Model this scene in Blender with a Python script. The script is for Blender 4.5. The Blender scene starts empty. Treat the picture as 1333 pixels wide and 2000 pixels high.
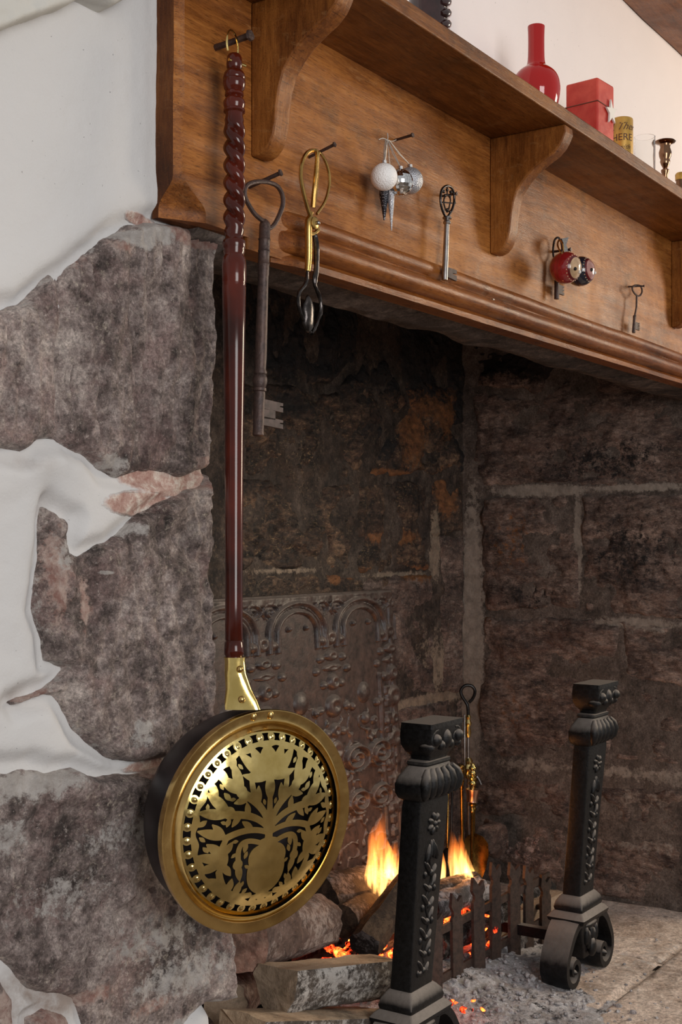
import bpy, math, random
import numpy as np
from mathutils import Vector, Matrix, noise as mnoise

S = bpy.context.scene
COL = S.collection
random.seed(7)

# ------------------------------------------------------------------ camera, light, exposure
CAM = np.array([-1.26, -1.02, 1.0])
TH = math.radians(56.04)
FW = np.array([math.sin(TH), math.cos(TH), 0.0])
RT = np.array([math.cos(TH), -math.sin(TH), 0.0])
cd = bpy.data.cameras.new('camera')
cam = bpy.data.objects.new('camera', cd)
COL.objects.link(cam)
cam.location = CAM
cam.rotation_euler = (math.pi / 2, 0, -TH)
cd.sensor_width = 36
cd.lens = 45
cd.shift_y = 0.03
cd.clip_start = 0.05
S.camera = cam

w = bpy.data.worlds.new('world')
S.world = w
w.use_nodes = True
bg = w.node_tree.nodes['Background']
bg.inputs[0].default_value = (0.82, 0.80, 0.79, 1)
bg.inputs[1].default_value = 0.37


def area(name, loc, target, sx, sy, power, col):
    l = bpy.data.lights.new(name, 'AREA')
    l.shape = 'RECTANGLE'
    l.size, l.size_y = sx, sy
    l.energy = power
    l.color = col
    o = bpy.data.objects.new(name, l)
    COL.objects.link(o)
    o.location = loc
    o.rotation_euler = (Vector(target) - Vector(loc)).to_track_quat('-Z', 'Y').to_euler()
    return o


area('window_light_right', (3.1, -1.55, 1.75), (0.9, 0.1, 1.3), 0.7, 0.9, 31, (1.0, 0.82, 0.61))
area('window_light_left', (-1.25, -2.75, 1.45), (0.4, 0.2, 0.9), 1.3, 1.5, 41, (1.0, 0.98, 0.96))

S.view_settings.view_transform = 'Standard'
S.view_settings.look = 'None'
S.view_settings.gamma = 1
S.view_settings.use_curve_mapping = False
S.view_settings.exposure = 0.35


# ------------------------------------------------------------------ measuring helpers (photo pixel on a real plane -> metres)
def ray(u, v):
    k = (u - 666.5) / 2500
    return FW + k * RT + np.array([0, 0, (1060 - v) / 2500])


def PY(u, v, Y=0.0):
    D = ray(u, v)
    return CAM + (Y - CAM[1]) / D[1] * D


def PX(u, v, X):
    D = ray(u, v)
    return CAM + (X - CAM[0]) / D[0] * D


def PZ(u, v, Z=0.0):
    D = ray(u, v)
    return CAM + (Z - CAM[2]) / D[2] * D


def depth(p):
    return float((np.array(p) - CAM) @ FW)


# ------------------------------------------------------------------ numpy noise
_tab = np.random.default_rng(5).random((16, 256, 256)) * 2 - 1


def vn(x, y, s=0):
    x = np.asarray(x, float); y = np.asarray(y, float)
    xi = np.floor(x).astype(int); yi = np.floor(y).astype(int)
    fx = x - xi; fy = y - yi
    ux = fx * fx * (3 - 2 * fx); uy = fy * fy * (3 - 2 * fy)
    t = _tab[s % 16]
    a = t[xi & 255, yi & 255]; b = t[(xi + 1) & 255, yi & 255]
    c = t[xi & 255, (yi + 1) & 255]; d = t[(xi + 1) & 255, (yi + 1) & 255]
    return (a * (1 - ux) + b * ux) * (1 - uy) + (c * (1 - ux) + d * ux) * uy


def fbm(x, y, s=0, o=5, g=0.5):
    r = 0; a = 1; n = 0
    for i in range(o):
        r = r + a * vn(x * 2 ** i + 17.3 * i, y * 2 ** i - 9.1 * i, s + i); n += a; a *= g
    return r / n


def sst(a, b, x):
    t = np.clip((x - a) / (b - a), 0, 1)
    return t * t * (3 - 2 * t)


def sdpoly(px, py, poly):
    """signed distance, positive inside"""
    P = np.array(poly, float)
    d = np.full(px.shape, 1e9); ins = np.zeros(px.shape, bool)
    for i in range(len(P)):
        ax, ay = P[i - 1]; bx, by = P[i]
        ex, ey = bx - ax, by - ay
        wx, wy = px - ax, py - ay
        t = np.clip((wx * ex + wy * ey) / (ex * ex + ey * ey + 1e-12), 0, 1)
        d = np.minimum(d, (wx - ex * t) ** 2 + (wy - ey * t) ** 2)
        c = ((ay > py) != (by > py)) & (px < ex * (py - ay) / (ey + 1e-15) + ax)
        ins ^= c
    d = np.sqrt(d)
    return np.where(ins, d, -d)


# ------------------------------------------------------------------ object helpers
def link(o, parent=None):
    COL.objects.link(o)
    if parent is not None:
        o.parent = parent
    return o


def tag(o, label=None, cat=None, group=None, kind=None):
    if label: o['label'] = label
    if cat: o['category'] = cat
    if group: o['group'] = group
    if kind: o['kind'] = kind
    return o


def thing(name, label, cat, loc=(0, 0, 0), group=None):
    o = bpy.data.objects.new(name, None)
    o.empty_display_size = 0.02
    o.location = loc
    COL.objects.link(o)
    return tag(o, label, cat, group)


def finish(me, mats, angle=35):
    if not isinstance(mats, (list, tuple)): mats = [mats]
    for m in mats: me.materials.append(m)
    me.polygons.foreach_set('use_smooth', np.ones(len(me.polygons), bool))
    if angle: me.set_sharp_from_angle(angle=math.radians(angle))
    me.update()


class MB:
    """collects shapes, links them as one mesh object (coordinates are world coordinates)"""

    def __init__(s):
        s.v = []; s.f = []; s.m = []

    def add(s, vs, fs, mi=0, M=None):
        b = len(s.v)
        for p in vs:
            s.v.append(tuple(M @ Vector(p)) if M is not None else tuple(p))
        for f in fs:
            s.f.append([i + b for i in f]); s.m.append(mi)

    def box(s, c, h, M=None, mi=0):
        c = Vector(c)
        vs = [c + Vector((sx * h[0], sy * h[1], sz * h[2])) for sx in (-1, 1) for sy in (-1, 1) for sz in (-1, 1)]
        fs = [(0, 1, 3, 2), (4, 6, 7, 5), (0, 4, 5, 1), (2, 3, 7, 6), (0, 2, 6, 4), (1, 5, 7, 3)]
        s.add(vs, fs, mi, M)

    def loft(s, secs, mi=0, M=None, closed=True, cap=True):
        """secs: list of rings (equal count)"""
        n = len(secs[0]); vs = [p for r in secs for p in r]; fs = []
        for i in range(len(secs) - 1):
            for j in range(n if closed else n - 1):
                a = i * n + j; b = i * n + (j + 1) % n
                fs.append((a, b, b + n, a + n))
        if cap and closed:
            fs.append(list(range(n))[::-1]); fs.append([len(vs) - n + j for j in range(n)])
        s.add(vs, fs, mi, M)

    def tube(s, pts, r, n=10, mi=0, M=None, flat=None, closed=False):
        pts = [Vector(p) for p in pts]
        if not isinstance(r, (list, tuple)): r = [r] * len(pts)
        secs = []; up = None; N = len(pts)
        for i, p in enumerate(pts):
            if closed: t = pts[(i + 1) % N] - pts[i - 1]
            else: t = pts[min(i + 1, N - 1)] - pts[max(i - 1, 0)]
            t.normalize()
            if up is None:
                up = Vector((0, 1, 0)) if abs(t.y) < 0.9 else Vector((1, 0, 0))
            a = (up - t * up.dot(t)).normalized(); b = t.cross(a); up = a
            fx, fy = (1, 1) if flat is None else flat
            secs.append([p + a * math.cos(2 * math.pi * j / n) * r[i] * fx + b * math.sin(2 * math.pi * j / n) * r[i] * fy for j in range(n)])
        if closed: secs.append(secs[0])
        s.loft(secs, mi, M, cap=not closed)

    def lathe(s, prof, n=24, mi=0, M=None, fn=None, cap=True):
        """prof: (z, r); fn(z, r, theta)->r"""
        secs = []
        for z, r in prof:
            secs.append([(math.cos(2 * math.pi * j / n) * (fn(z, r, 2 * math.pi * j / n) if fn else r),
                          math.sin(2 * math.pi * j / n) * (fn(z, r, 2 * math.pi * j / n) if fn else r), z) for j in range(n)])
        s.loft(secs, mi, M, cap=cap)

    def ball(s, c, r, nu=14, nv=9, M=None, mi=0):
        if not isinstance(r, (tuple, list)): r = (r, r, r)
        vs = []; fs = []
        for i in range(1, nv):
            for j in range(nu):
                a = math.pi * i / nv; b = 2 * math.pi * j / nu
                vs.append((c[0] + r[0] * math.sin(a) * math.cos(b), c[1] + r[1] * math.sin(a) * math.sin(b), c[2] + r[2] * math.cos(a)))
        t = len(vs); vs.append((c[0], c[1], c[2] + r[2])); vs.append((c[0], c[1], c[2] - r[2]))
        for i in range(nv - 2):
            for j in range(nu):
                a = i * nu + j; b = i * nu + (j + 1) % nu
                fs.append((a, a + nu, b + nu, b))
        for j in range(nu):
            fs.append((t, j, (j + 1) % nu)); fs.append((t + 1, (nv - 2) * nu + (j + 1) % nu, (nv - 2) * nu + j))
        s.add(vs, fs, mi, M)

    def prism(s, poly, p0, U, V, d, mi=0):
        """polygon (a,b) in plane p0+aU+bV extruded by vector d"""
        p0, U, V, d = map(Vector, (p0, U, V, d)); n = len(poly)
        vs = [p0 + U * a + V * b for a, b in poly]; vs += [p + d for p in vs]
        fs = [list(range(n)), [2 * n - 1 - i for i in range(n)]]
        fs += [(i, i + n, (i + 1) % n + n, (i + 1) % n) for i in range(n)]
        s.add(vs, fs, mi)

    def build(s, name, mats, parent=None, angle=35, bevel=0, jitter=None, subsurf=0):
        me = bpy.data.meshes.new(name)
        v = s.v
        if jitter:
            sc, am = jitter
            v = [tuple(Vector(p) + mnoise.noise_vector(Vector(p) * sc) * am) for p in v]
        off = Vector((0, 0, 0))
        if parent is not None:
            off = Vector(parent.location)
            q = parent.parent
            while q is not None: off += Vector(q.location); q = q.parent
        me.from_pydata([tuple(Vector(p) - off) for p in v], [], s.f)
        me.polygons.foreach_set('material_index', s.m)
        finish(me, mats, angle)
        me.validate()
        bm_fix(me)
        o = link(bpy.data.objects.new(name, me), parent)
        if bevel:
            b = o.modifiers.new('b', 'BEVEL'); b.width = bevel; b.segments = 2; b.limit_method = 'ANGLE'; b.angle_limit = 0.6
            b.harden_normals = True
        if subsurf:
            b = o.modifiers.new('s', 'SUBSURF'); b.levels = subsurf; b.render_levels = subsurf
        return o


import bmesh


def bm_fix(me):
    bm = bmesh.new(); bm.from_mesh(me)
    bmesh.ops.recalc_face_normals(bm, faces=bm.faces)
    bm.to_mesh(me); bm.free()


def frame(p0, p1, up=(0, -1, 0)):
    """matrix whose z axis runs p0->p1"""
    p0 = Vector(p0); z = (Vector(p1) - p0).normalized()
    x = Vector(up).cross(z)
    if x.length < 1e-4: x = Vector((1, 0, 0)).cross(z)
    x.normalize(); y = z.cross(x)
    M = Matrix.Identity(4)
    for i in range(3): M[i][0] = x[i]; M[i][1] = y[i]; M[i][2] = z[i]; M[i][3] = p0[i]
    return M


def grid_mesh(name, O, U, V, N, a0, a1, b0, b1, res, hf, mats, parent=None, attrs=True, angle=None):
    """height field on the plane O + aU + bV, raised along N. hf(a,b)->(h, keep_mask, {attr: array})"""
    na = max(2, int(round((a1 - a0) / res)) + 1); nb = max(2, int(round((b1 - b0) / res)) + 1)
    a, b = np.meshgrid(np.linspace(a0, a1, na), np.linspace(b0, b1, nb), indexing='ij')
    h, keep, at = hf(a, b)
    O, U, V, N = (np.array(q, float) for q in (O, U, V, N))
    co = O + a[..., None] * U + b[..., None] * V + h[..., None] * N
    if 'du' in at: co = co + at.pop('du')
    idx = np.arange(na * nb).reshape(na, nb)
    q = np.stack([idx[:-1, :-1], idx[1:, :-1], idx[1:, 1:], idx[:-1, 1:]], -1).reshape(-1, 4)
    if keep is not None:
        k = keep.reshape(-1)
        q = q[k[q].any(1)]
    used = np.unique(q); remap = np.full(na * nb, -1); remap[used] = np.arange(len(used))
    q = remap[q]; co = co.reshape(-1, 3)[used]
    if parent is not None:
        co = co - np.array(parent.location)
    me = bpy.data.meshes.new(name)
    me.vertices.add(len(co)); me.vertices.foreach_set('co', co.ravel())
    me.loops.add(q.size); me.loops.foreach_set('vertex_index', q.ravel())
    me.polygons.add(len(q)); me.polygons.foreach_set('loop_start', np.arange(0, q.size, 4))
    me.polygons.foreach_set('loop_total', np.full(len(q), 4))
    me.update(calc_edges=True)
    for kname, arr in at.items():
        A = me.attributes.new(kname, 'FLOAT', 'POINT')
        A.data.foreach_set('value', arr.reshape(-1)[used].astype(np.float32))
    finish(me, mats, angle)
    return link(bpy.data.objects.new(name, me), parent)


# ------------------------------------------------------------------ materials
def srgb(r, g, b):
    f = lambda c: (c / 255 / 12.92) if c / 255 <= 0.04045 else ((c / 255 + 0.055) / 1.055) ** 2.4
    return (f(r), f(g), f(b), 1)


class NT:
    def __init__(s, name):
        s.m = bpy.data.materials.new(name); s.m.use_nodes = True
        s.t = s.m.node_tree; s.b = s.t.nodes['Principled BSDF']; s.out = s.t.nodes['Material Output']
        s.tc = s.t.nodes.new('ShaderNodeTexCoord')
        s.pos = s.tc.outputs['Object']

    def node(s, k, **kw):
        n = s.t.nodes.new(k)
        for a, b in kw.items(): setattr(n, a, b)
        return n

    def set(s, sock, v):
        if isinstance(v, bpy.types.NodeSocket): s.t.links.new(v, sock)
        elif isinstance(v, tuple) and len(v) == 3 and sock.type == 'RGBA': sock.default_value = (*v, 1)
        else: sock.default_value = v

    def mapp(s, scale=(1, 1, 1), rot=(0, 0, 0), vec=None):
        n = s.node('ShaderNodeMapping')
        s.set(n.inputs[0], vec or s.pos)
        n.inputs['Scale'].default_value = scale; n.inputs['Rotation'].default_value = rot
        return n.outputs[0]

    def noise(s, scale, detail=6, rough=0.55, vec=None, dist=0.0):
        n = s.node('ShaderNodeTexNoise')
        s.set(n.inputs['Vector'], vec or s.pos)
        n.inputs['Scale'].default_value = scale; n.inputs['Detail'].default_value = detail
        n.inputs['Roughness'].default_value = rough; n.inputs['Distortion'].default_value = dist
        return n.outputs['Fac']

    def ridge(s, scale, vec=None, detail=8, rough=0.6):
        n = s.node('ShaderNodeTexNoise'); n.noise_type = 'RIDGED_MULTIFRACTAL'
        s.set(n.inputs['Vector'], vec or s.pos); n.inputs['Scale'].default_value = scale; n.inputs['Detail'].default_value = detail
        n.inputs['Roughness'].default_value = rough; n.inputs['Distortion'].default_value = 0.5
        return n.outputs['Fac']

    def vor(s, scale, vec=None, feature='F1'):
        n = s.node('ShaderNodeTexVoronoi', feature=feature)
        s.set(n.inputs['Vector'], vec or s.pos); n.inputs['Scale'].default_value = scale
        return n.outputs['Distance']

    def wave(s, scale, dist, detail=3, vec=None, dscale=1.0, wt='BANDS', bd='X'):
        n = s.node('ShaderNodeTexWave', wave_type=wt)
        if wt == 'BANDS': n.bands_direction = bd
        s.set(n.inputs['Vector'], vec or s.pos); n.inputs['Scale'].default_value = scale
        n.inputs['Distortion'].default_value = dist; n.inputs['Detail'].default_value = detail
        n.inputs['Detail Scale'].default_value = dscale
        return n.outputs['Fac']

    def ramp(s, fac, stops):
        n = s.node('ShaderNodeValToRGB'); e = n.color_ramp.elements
        while len(e) < len(stops): e.new(0.5)
        for i, (p, c) in enumerate(stops):
            e[i].position = p
            e[i].color = (c, c, c, 1) if isinstance(c, (int, float)) else ((*c, 1) if len(c) == 3 else c)
        s.set(n.inputs[0], fac)
        return n.outputs[0]

    def mix(s, fac, a, b, mode='MIX'):
        n = s.node('ShaderNodeMix', data_type='RGBA', blend_type=mode)
        s.set(n.inputs[0], fac); s.set(n.inputs[6], a); s.set(n.inputs[7], b)
        return n.outputs[2]

    def math(s, op, a, b=0.0, clamp=False):
        n = s.node('ShaderNodeMath', operation=op, use_clamp=clamp)
        s.set(n.inputs[0], a); s.set(n.inputs[1], b)
        return n.outputs[0]

    def attr(s, name):
        n = s.node('ShaderNodeAttribute', attribute_name=name)
        return n.outputs['Fac']

    def bump(s, h, strength=0.5, dist=0.002, prev=None):
        n = s.node('ShaderNodeBump'); n.inputs['Strength'].default_value = strength
        n.inputs['Distance'].default_value = dist
        s.set(n.inputs['Height'], h)
        if prev: s.set(n.inputs['Normal'], prev)
        return n.outputs[0]

    def done(s, col=None, rough=None, metal=None, normal=None, **kw):
        if col is not None: s.set(s.b.inputs['Base Color'], col)
        if rough is not None: s.set(s.b.inputs['Roughness'], rough)
        if metal is not None: s.set(s.b.inputs['Metallic'], metal)
        if normal is not None: s.set(s.b.inputs['Normal'], normal)
        for k, v in kw.items(): s.set(s.b.inputs[k.replace('_', ' ')], v)
        return s.m


def plain(name, col, rough=0.5, metal=0.0, bscale=0, bstr=0.3, var=0.0, **kw):
    n = NT(name); c = col
    if var:
        f = n.noise(bscale or 30, 5)
        c = n.mix(n.ramp(f, [(0.35, 0.0), (0.65, 1.0)]), tuple(x * (1 - var) for x in col[:3]), tuple(min(1, x * (1 + var)) for x in col[:3]))
    nm = n.bump(n.noise(bscale, 4), bstr, 0.001) if bscale else None
    return n.done(c, rough, metal, nm, **kw)


def m_plaster(name='plaster', c=(0.66, 0.655, 0.65)):
    n = NT(name)
    f = n.noise(5, 5); g = n.noise(320, 3, 0.7)
    c2 = n.mix(f, tuple(x * 0.93 for x in c), tuple(min(1, x * 1.06) for x in c))
    sp = n.ramp(n.noise(210, 2), [(0.22, 0.5), (0.26, 1.0)])
    c2 = n.mix(1.0, c2, sp, 'MULTIPLY')
    try:
        dirt = n.attr('dirt')
        c2 = n.mix(dirt, c2, (0.36, 0.28, 0.24))
    except Exception: pass
    nm = n.bump(g, 0.35, 0.0012, n.bump(n.noise(30, 4), 0.35, 0.004))
    return n.done(c2, 0.85, 0, nm)


def m_rock(name, stops, palec=((0.42, 0.37, 0.34), (0.62, 0.58, 0.55)), gain=1.0, fleck=(0.55, 0.45, 0.33), fl_amt=0.5, scale=7.0, rough=0.8, bstr=0.9, stretch=(1, 1, 1), spec=0.4, soot=(0.008, 0.007, 0.007)):
    """stops: 4 colours dark -> light. attributes: pale (lime), rust, soot, pink"""
    n = NT(name)
    stops = [tuple(x * gain for x in q) for q in stops]; soot = tuple(x * gain for x in soot)
    v = n.mapp(stretch)
    f1 = n.noise(scale, 9, 0.66, v, 0.2); f2 = n.noise(scale * 6, 10, 0.74, v, 0.0); f3 = n.noise(scale * 2.2, 7, 0.6, v, 0.4)
    k = n.math('ADD', n.math('MULTIPLY', f1, 0.5), n.math('MULTIPLY', f2, 0.5))
    c = n.ramp(k, [(0.40, stops[0]), (0.47, stops[1]), (0.53, stops[2]), (0.63, stops[3])])
    # reddish / purple drift
    c = n.mix(n.ramp(f3, [(0.5, 0.0), (0.68, 0.55)]), c, stops[1][:3] if len(stops) < 5 else stops[4])
    fl = n.ramp(n.math('MULTIPLY', n.ramp(n.noise(scale * 16, 6, 0.75, v), [(0.55, 0.0), (0.68, 1.0)]), n.ramp(n.noise(scale * 1.7, 5, 0.6, v, 0.7), [(0.42, 0.0), (0.62, 1.0)])), [(0, 0.0), (1, fl_amt)])
    c = n.mix(fl, c, fleck)
    dk = n.ramp(n.noise(scale * 11, 6, 0.7, v, 0.1), [(0.30, 0.35), (0.45, 1.0)])
    c = n.mix(1.0, c, dk, 'MULTIPLY')
    c = n.mix(1.0, c, n.ramp(n.noise(scale * 34, 6, 0.8, v), [(0.34, 0.55), (0.5, 1.0), (0.64, 1.5)]), 'MULTIPLY')
    ck = n.ramp(n.ridge(scale * 3.4, v, 6, 0.5), [(0.80, 1.0), (1.1, 0.55)])
    c = n.mix(1.0, c, ck, 'MULTIPLY')
    lt = n.ramp(n.noise(scale * 20, 8, 0.85, v, 0.1), [(0.57, 0.0), (0.63, 0.55)])
    c = n.mix(lt, c, tuple(min(1, x * 1.25) for x in stops[3]))
    br = n.ramp(n.noise(scale * 9, 6, 0.8), [(0.35, 0.0), (0.6, 1.0)])
    thr = lambda a: n.ramp(n.math('SUBTRACT', n.math('MULTIPLY', a, 1.7), n.math('MULTIPLY', br, 0.75)), [(0.0, 0.0), (0.35, 1.0)])
    c = n.mix(thr(n.attr('rust')), c, n.ramp(f2, [(0.35, (0.075, 0.030, 0.014)), (0.6, (0.31, 0.13, 0.048))]))
    c = n.mix(thr(n.attr('soot')), c, n.ramp(f2, [(0.4, soot), (0.66, tuple(x * 2.2 for x in soot))]))
    c = n.mix(thr(n.attr('pink')), c, n.ramp(f2, [(0.4, (0.34, 0.18, 0.15)), (0.6, (0.62, 0.48, 0.42))]))
    c = n.mix(thr(n.attr('pale')), c, n.ramp(f2, [(0.3, palec[0]), (0.6, palec[1])]))
    rd = n.ridge(scale * 2.6, v)
    hgt = n.math('ADD', n.math('ADD', n.noise(scale * 5, 10, 0.75, v, 0.5), n.math('MULTIPLY', n.noise(scale * 25, 6, 0.75), 0.45)), n.math('MULTIPLY', rd, -0.35))
    nm = n.bump(hgt, bstr, 0.008)
    n.set(n.b.inputs['Specular IOR Level'], spec)
    rr = n.ramp(f2, [(0.4, rough - 0.2), (0.6, rough)])
    return n.done(c, rr, 0, nm)


def m_oak(name='oak', g1=(5, 55, 60), g2=(28, 420, 420), dark=0.0, gloss=0.36, tint=(1, 1, 1)):
    n = NT(name)
    big = n.noise(3.0, 5, 0.6, n.mapp((1, 1.6, 1.6)))
    g = n.noise(1.0, 8, 0.7, n.mapp(g1), 0.7)
    fine = n.noise(1.0, 5, 0.75, n.mapp(g2), 0.3)
    k = n.math('ADD', n.math('MULTIPLY', g, 0.36), n.math('ADD', n.math('MULTIPLY', big, 0.40), n.math('MULTIPLY', fine, 0.24)))
    d = lambda c: tuple(x * (1 - dark) * t for x, t in zip(c, tint))
    c = n.ramp(k, [(0.38, d((0.105, 0.030, 0.0060))), (0.47, d((0.225, 0.074, 0.0155))), (0.54, d((0.34, 0.124, 0.027))), (0.64, d((0.48, 0.195, 0.048)))])
    fleck = n.ramp(n.noise(1.0, 5, 0.7, n.mapp((16, 30, 70), (0, 0.6, 0)), 1.5), [(0.57, 0.0), (0.66, 0.30)])
    c = n.mix(fleck, c, d((0.43, 0.22, 0.085)))
    por = n.ramp(n.noise(1.0, 3, 0.6, n.mapp((60, 700, 700)), 0.0), [(0.33, 0.45), (0.44, 1.0)])
    c = n.mix(1.0, c, por, 'MULTIPLY')
    st = n.ramp(n.noise(7, 6, 0.65), [(0.30, 0.45), (0.44, 1.0)])
    c = n.mix(1.0, c, st, 'MULTIPLY')
    n.set(n.b.inputs['Specular IOR Level'], 0.22)
    r = n.ramp(n.noise(14, 5), [(0.3, gloss - 0.06), (0.7, gloss + 0.16)])
    nm = n.bump(n.math('ADD', g, fine), 0.35, 0.0014, n.bump(n.noise(26, 3), 0.28, 0.004))
    return n.done(c, r, 0, nm)


def m_iron(name, c0=(0.012, 0.012, 0.013), c1=(0.045, 0.043, 0.042), dust=0.0, rough=0.5, metal=0.0, bs=60, rust=0.0, spec=0.5):
    n = NT(name)
    f = n.noise(bs, 6, 0.7)
    c = n.ramp(f, [(0.35, c0), (0.7, c1)])
    if rust:
        c = n.mix(n.ramp(n.noise(bs * 0.5, 6, 0.7), [(0.4, 0.0), (0.65, rust)]), c, (0.085, 0.042, 0.028))
    if dust:
        g = n.node('ShaderNodeNewGeometry'); x = n.node('ShaderNodeSeparateXYZ')
        n.set(x.inputs[0], g.outputs['Normal'])
        up = n.ramp(n.math('ADD', x.outputs[2], n.math('MULTIPLY', n.noise(90, 5), 0.25)), [(0.30, 0.0), (0.95, dust)])
        c = n.mix(up, c, (0.30, 0.26, 0.23))
    n.set(n.b.inputs['Specular IOR Level'], spec)
    return n.done(c, rough, metal, n.bump(f, 0.7, 0.0016))


M = {}
M['plaster'] = m_plaster()
M['plaster_grey'] = m_plaster('limewashed_stone', (0.52, 0.51, 0.475))
M['plaster_up'] = m_plaster('plaster_upper', (0.86, 0.80, 0.80))
M['oak'] = m_oak('oak_board')
M['oak_mould'] = m_oak('oak_moulding', dark=0.30, gloss=0.26, tint=(1, 0.88, 0.8))
M['oak_end'] = m_oak('oak_bracket', (40, 40, 6), (300, 300, 30), 0.12)
M['oak_shelf'] = m_oak('oak_shelf', dark=0.28)
M['oak_side'] = m_oak('oak_weathered_end', (60, 60, 8), (400, 400, 30), 0.55, 0.5, (1, 0.9, 0.95))
M['rock_front'] = m_rock('sandstone_pier', gain=1.22, stops=[(0.050, 0.038, 0.035), (0.155, 0.118, 0.108), (0.30, 0.240, 0.222), (0.58, 0.50, 0.455), (0.29, 0.185, 0.17)], fleck=(0.72, 0.62, 0.50), fl_amt=0.8, scale=8, bstr=1.0)
M['rock_back'] = m_rock('sooty_rubble', palec=((0.13, 0.095, 0.07), (0.36, 0.28, 0.20)), gain=1.6, stops=[(0.004, 0.0035, 0.0035), (0.017, 0.012, 0.010), (0.055, 0.034, 0.024), (0.20, 0.125, 0.075), (0.055, 0.027, 0.016)], fleck=(0.55, 0.36, 0.18), fl_amt=0.9, scale=6, rough=0.6, stretch=(1, 1, 1.8), spec=0.5)
M['rock_side'] = m_rock('smoked_sandstone', palec=((0.16, 0.13, 0.11), (0.38, 0.32, 0.27)), gain=1.5, stretch=(1, 0.8, 2.0),  stops=[(0.024, 0.017, 0.016), (0.065, 0.045, 0.038), (0.13, 0.092, 0.076), (0.28, 0.205, 0.168), (0.12, 0.068, 0.052)], fleck=(0.46, 0.37, 0.28), fl_amt=0.65, scale=6, rough=0.75)
M['mortar'] = m_rock('smoked_mortar', palec=((0.15, 0.125, 0.105), (0.34, 0.29, 0.245)), stops=[(0.045, 0.036, 0.030), (0.085, 0.066, 0.056), (0.13, 0.103, 0.088), (0.22, 0.18, 0.155), (0.10, 0.072, 0.055)], fleck=(0.4, 0.33, 0.27), fl_amt=0.4, scale=6, rough=0.9, bstr=0.6)
M['mortar_dark'] = m_rock('sooty_mortar', palec=((0.13, 0.10, 0.08), (0.38, 0.29, 0.21)), gain=1.3, stops=[(0.010, 0.008, 0.007), (0.03, 0.022, 0.018), (0.06, 0.044, 0.035), (0.13, 0.10, 0.08), (0.06, 0.035, 0.022)], fleck=(0.36, 0.25, 0.15), fl_amt=0.6, scale=6, rough=0.8, bstr=0.8)
M['hearth'] = m_rock('hearth_stone', gain=1.4, stops=[(0.22, 0.170, 0.138), (0.36, 0.285, 0.24), (0.48, 0.395, 0.34), (0.64, 0.55, 0.48), (0.40, 0.29, 0.22)], fleck=(0.5, 0.42, 0.35), fl_amt=0.35, scale=4, rough=0.9, bstr=0.45)
M['room_floor'] = m_rock('room_flagstones', [(0.07, 0.05, 0.035), (0.13, 0.095, 0.07), (0.19, 0.145, 0.11), (0.27, 0.21, 0.165), (0.15, 0.10, 0.07)], scale=3)
M['ash'] = m_rock('ash', gain=1.25, stops=[(0.20, 0.18, 0.18), (0.42, 0.395, 0.40), (0.60, 0.575, 0.59), (0.85, 0.83, 0.84), (0.50, 0.40, 0.37)], fleck=(0.8, 0.8, 0.82), fl_amt=0.7, scale=18, rough=1.0, bstr=1.0)
M['lintel'] = m_rock('sooty_lintel', gain=1.3, stops=[(0.014, 0.012, 0.011), (0.05, 0.041, 0.037), (0.11, 0.09, 0.08), (0.23, 0.19, 0.165), (0.06, 0.048, 0.042)], fleck=(0.25, 0.2, 0.17), fl_amt=0.35, scale=6, rough=0.8)


# ------------------------------------------------------------------ stone walls
FRONT = dict(U=(1, 0, 0), V=(0, 0, 1), N=(0, -1, 0))
SIDE = dict(U=(0, -1, 0), V=(0, 0, 1), N=(-1, 0, 0))
YB = 0.84     # back wall of the hearth
XS = 2.16     # right cheek of the hearth


def pl_front(pts, Y): return [(p[0], p[2]) for p in (PY(u, v, Y) for u, v in pts)]
def pl_side(pts, X=XS): return [(-p[1], p[2]) for p in (PX(u, v, X) for u, v in pts)]


def stone(name, O, pl, poly, mat, parent, res=0.003, prot=0.012, sink=0.03, rnd=0.012, amp=0.006, edge=0.006, seed=0,
          fx=9, fy=9, flaky=0.5, extra=None, attr_fn=None, kind=None):
    P = np.array(poly)
    a0, b0 = P.min(0) - 0.01; a1, b1 = P.max(0) + 0.01

    def hf(a, b):
        sd = sdpoly(a, b, poly) + edge * fbm(a * 25, b * 25, seed, 4) + edge * 0.5 * vn(a * 9, b * 9, seed + 3)
        t = np.clip(sd / rnd, 0, 1)
        h = -sink + (sink + prot) * np.sqrt(np.clip(1 - (1 - t) ** 2, 0, 1))
        n1 = fbm(a * fx, b * fy, seed, 6, 0.55)
        n2 = fbm(a * fx * 2.2 + 5, b * fy * 2.2, seed + 5, 5, 0.6)
        k = 6.0
        terr = (np.floor(n1 * k) + sst(0.25, 0.75, n1 * k - np.floor(n1 * k))) / k
        h = h + (amp * 1.6 * ((1 - flaky) * n1 + flaky * terr) + amp * 0.6 * n2 - amp * 0.5 * np.abs(fbm(a * fx * 1.3, b * fy * 1.3, seed + 9, 4))) * sst(-0.2, 0.8, t)
        if extra is not None: h = h + extra(a, b, sd)
        at = dict(pale=np.zeros(a.shape), rust=np.zeros(a.shape), soot=np.zeros(a.shape), pink=np.zeros(a.shape))
        if attr_fn: at.update(attr_fn(a, b, sd))
        return h, sd > -0.004, at
    o = grid_mesh(name, O, pl['U'], pl['V'], pl['N'], a0, a1, b0, b1, res, hf, mat, parent)
    if kind: o['kind'] = kind
    return o


def blobs(a, b, lst):
    """soft patches: (ca, cb, ra, rb, strength)"""
    r = np.zeros(a.shape)
    for ca, cb, ra, rb, s in lst:
        r = np.maximum(r, s * np.clip(1.25 - np.sqrt(((a - ca) / ra) ** 2 + ((b - cb) / rb) ** 2), 0, 1))
    return r


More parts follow.
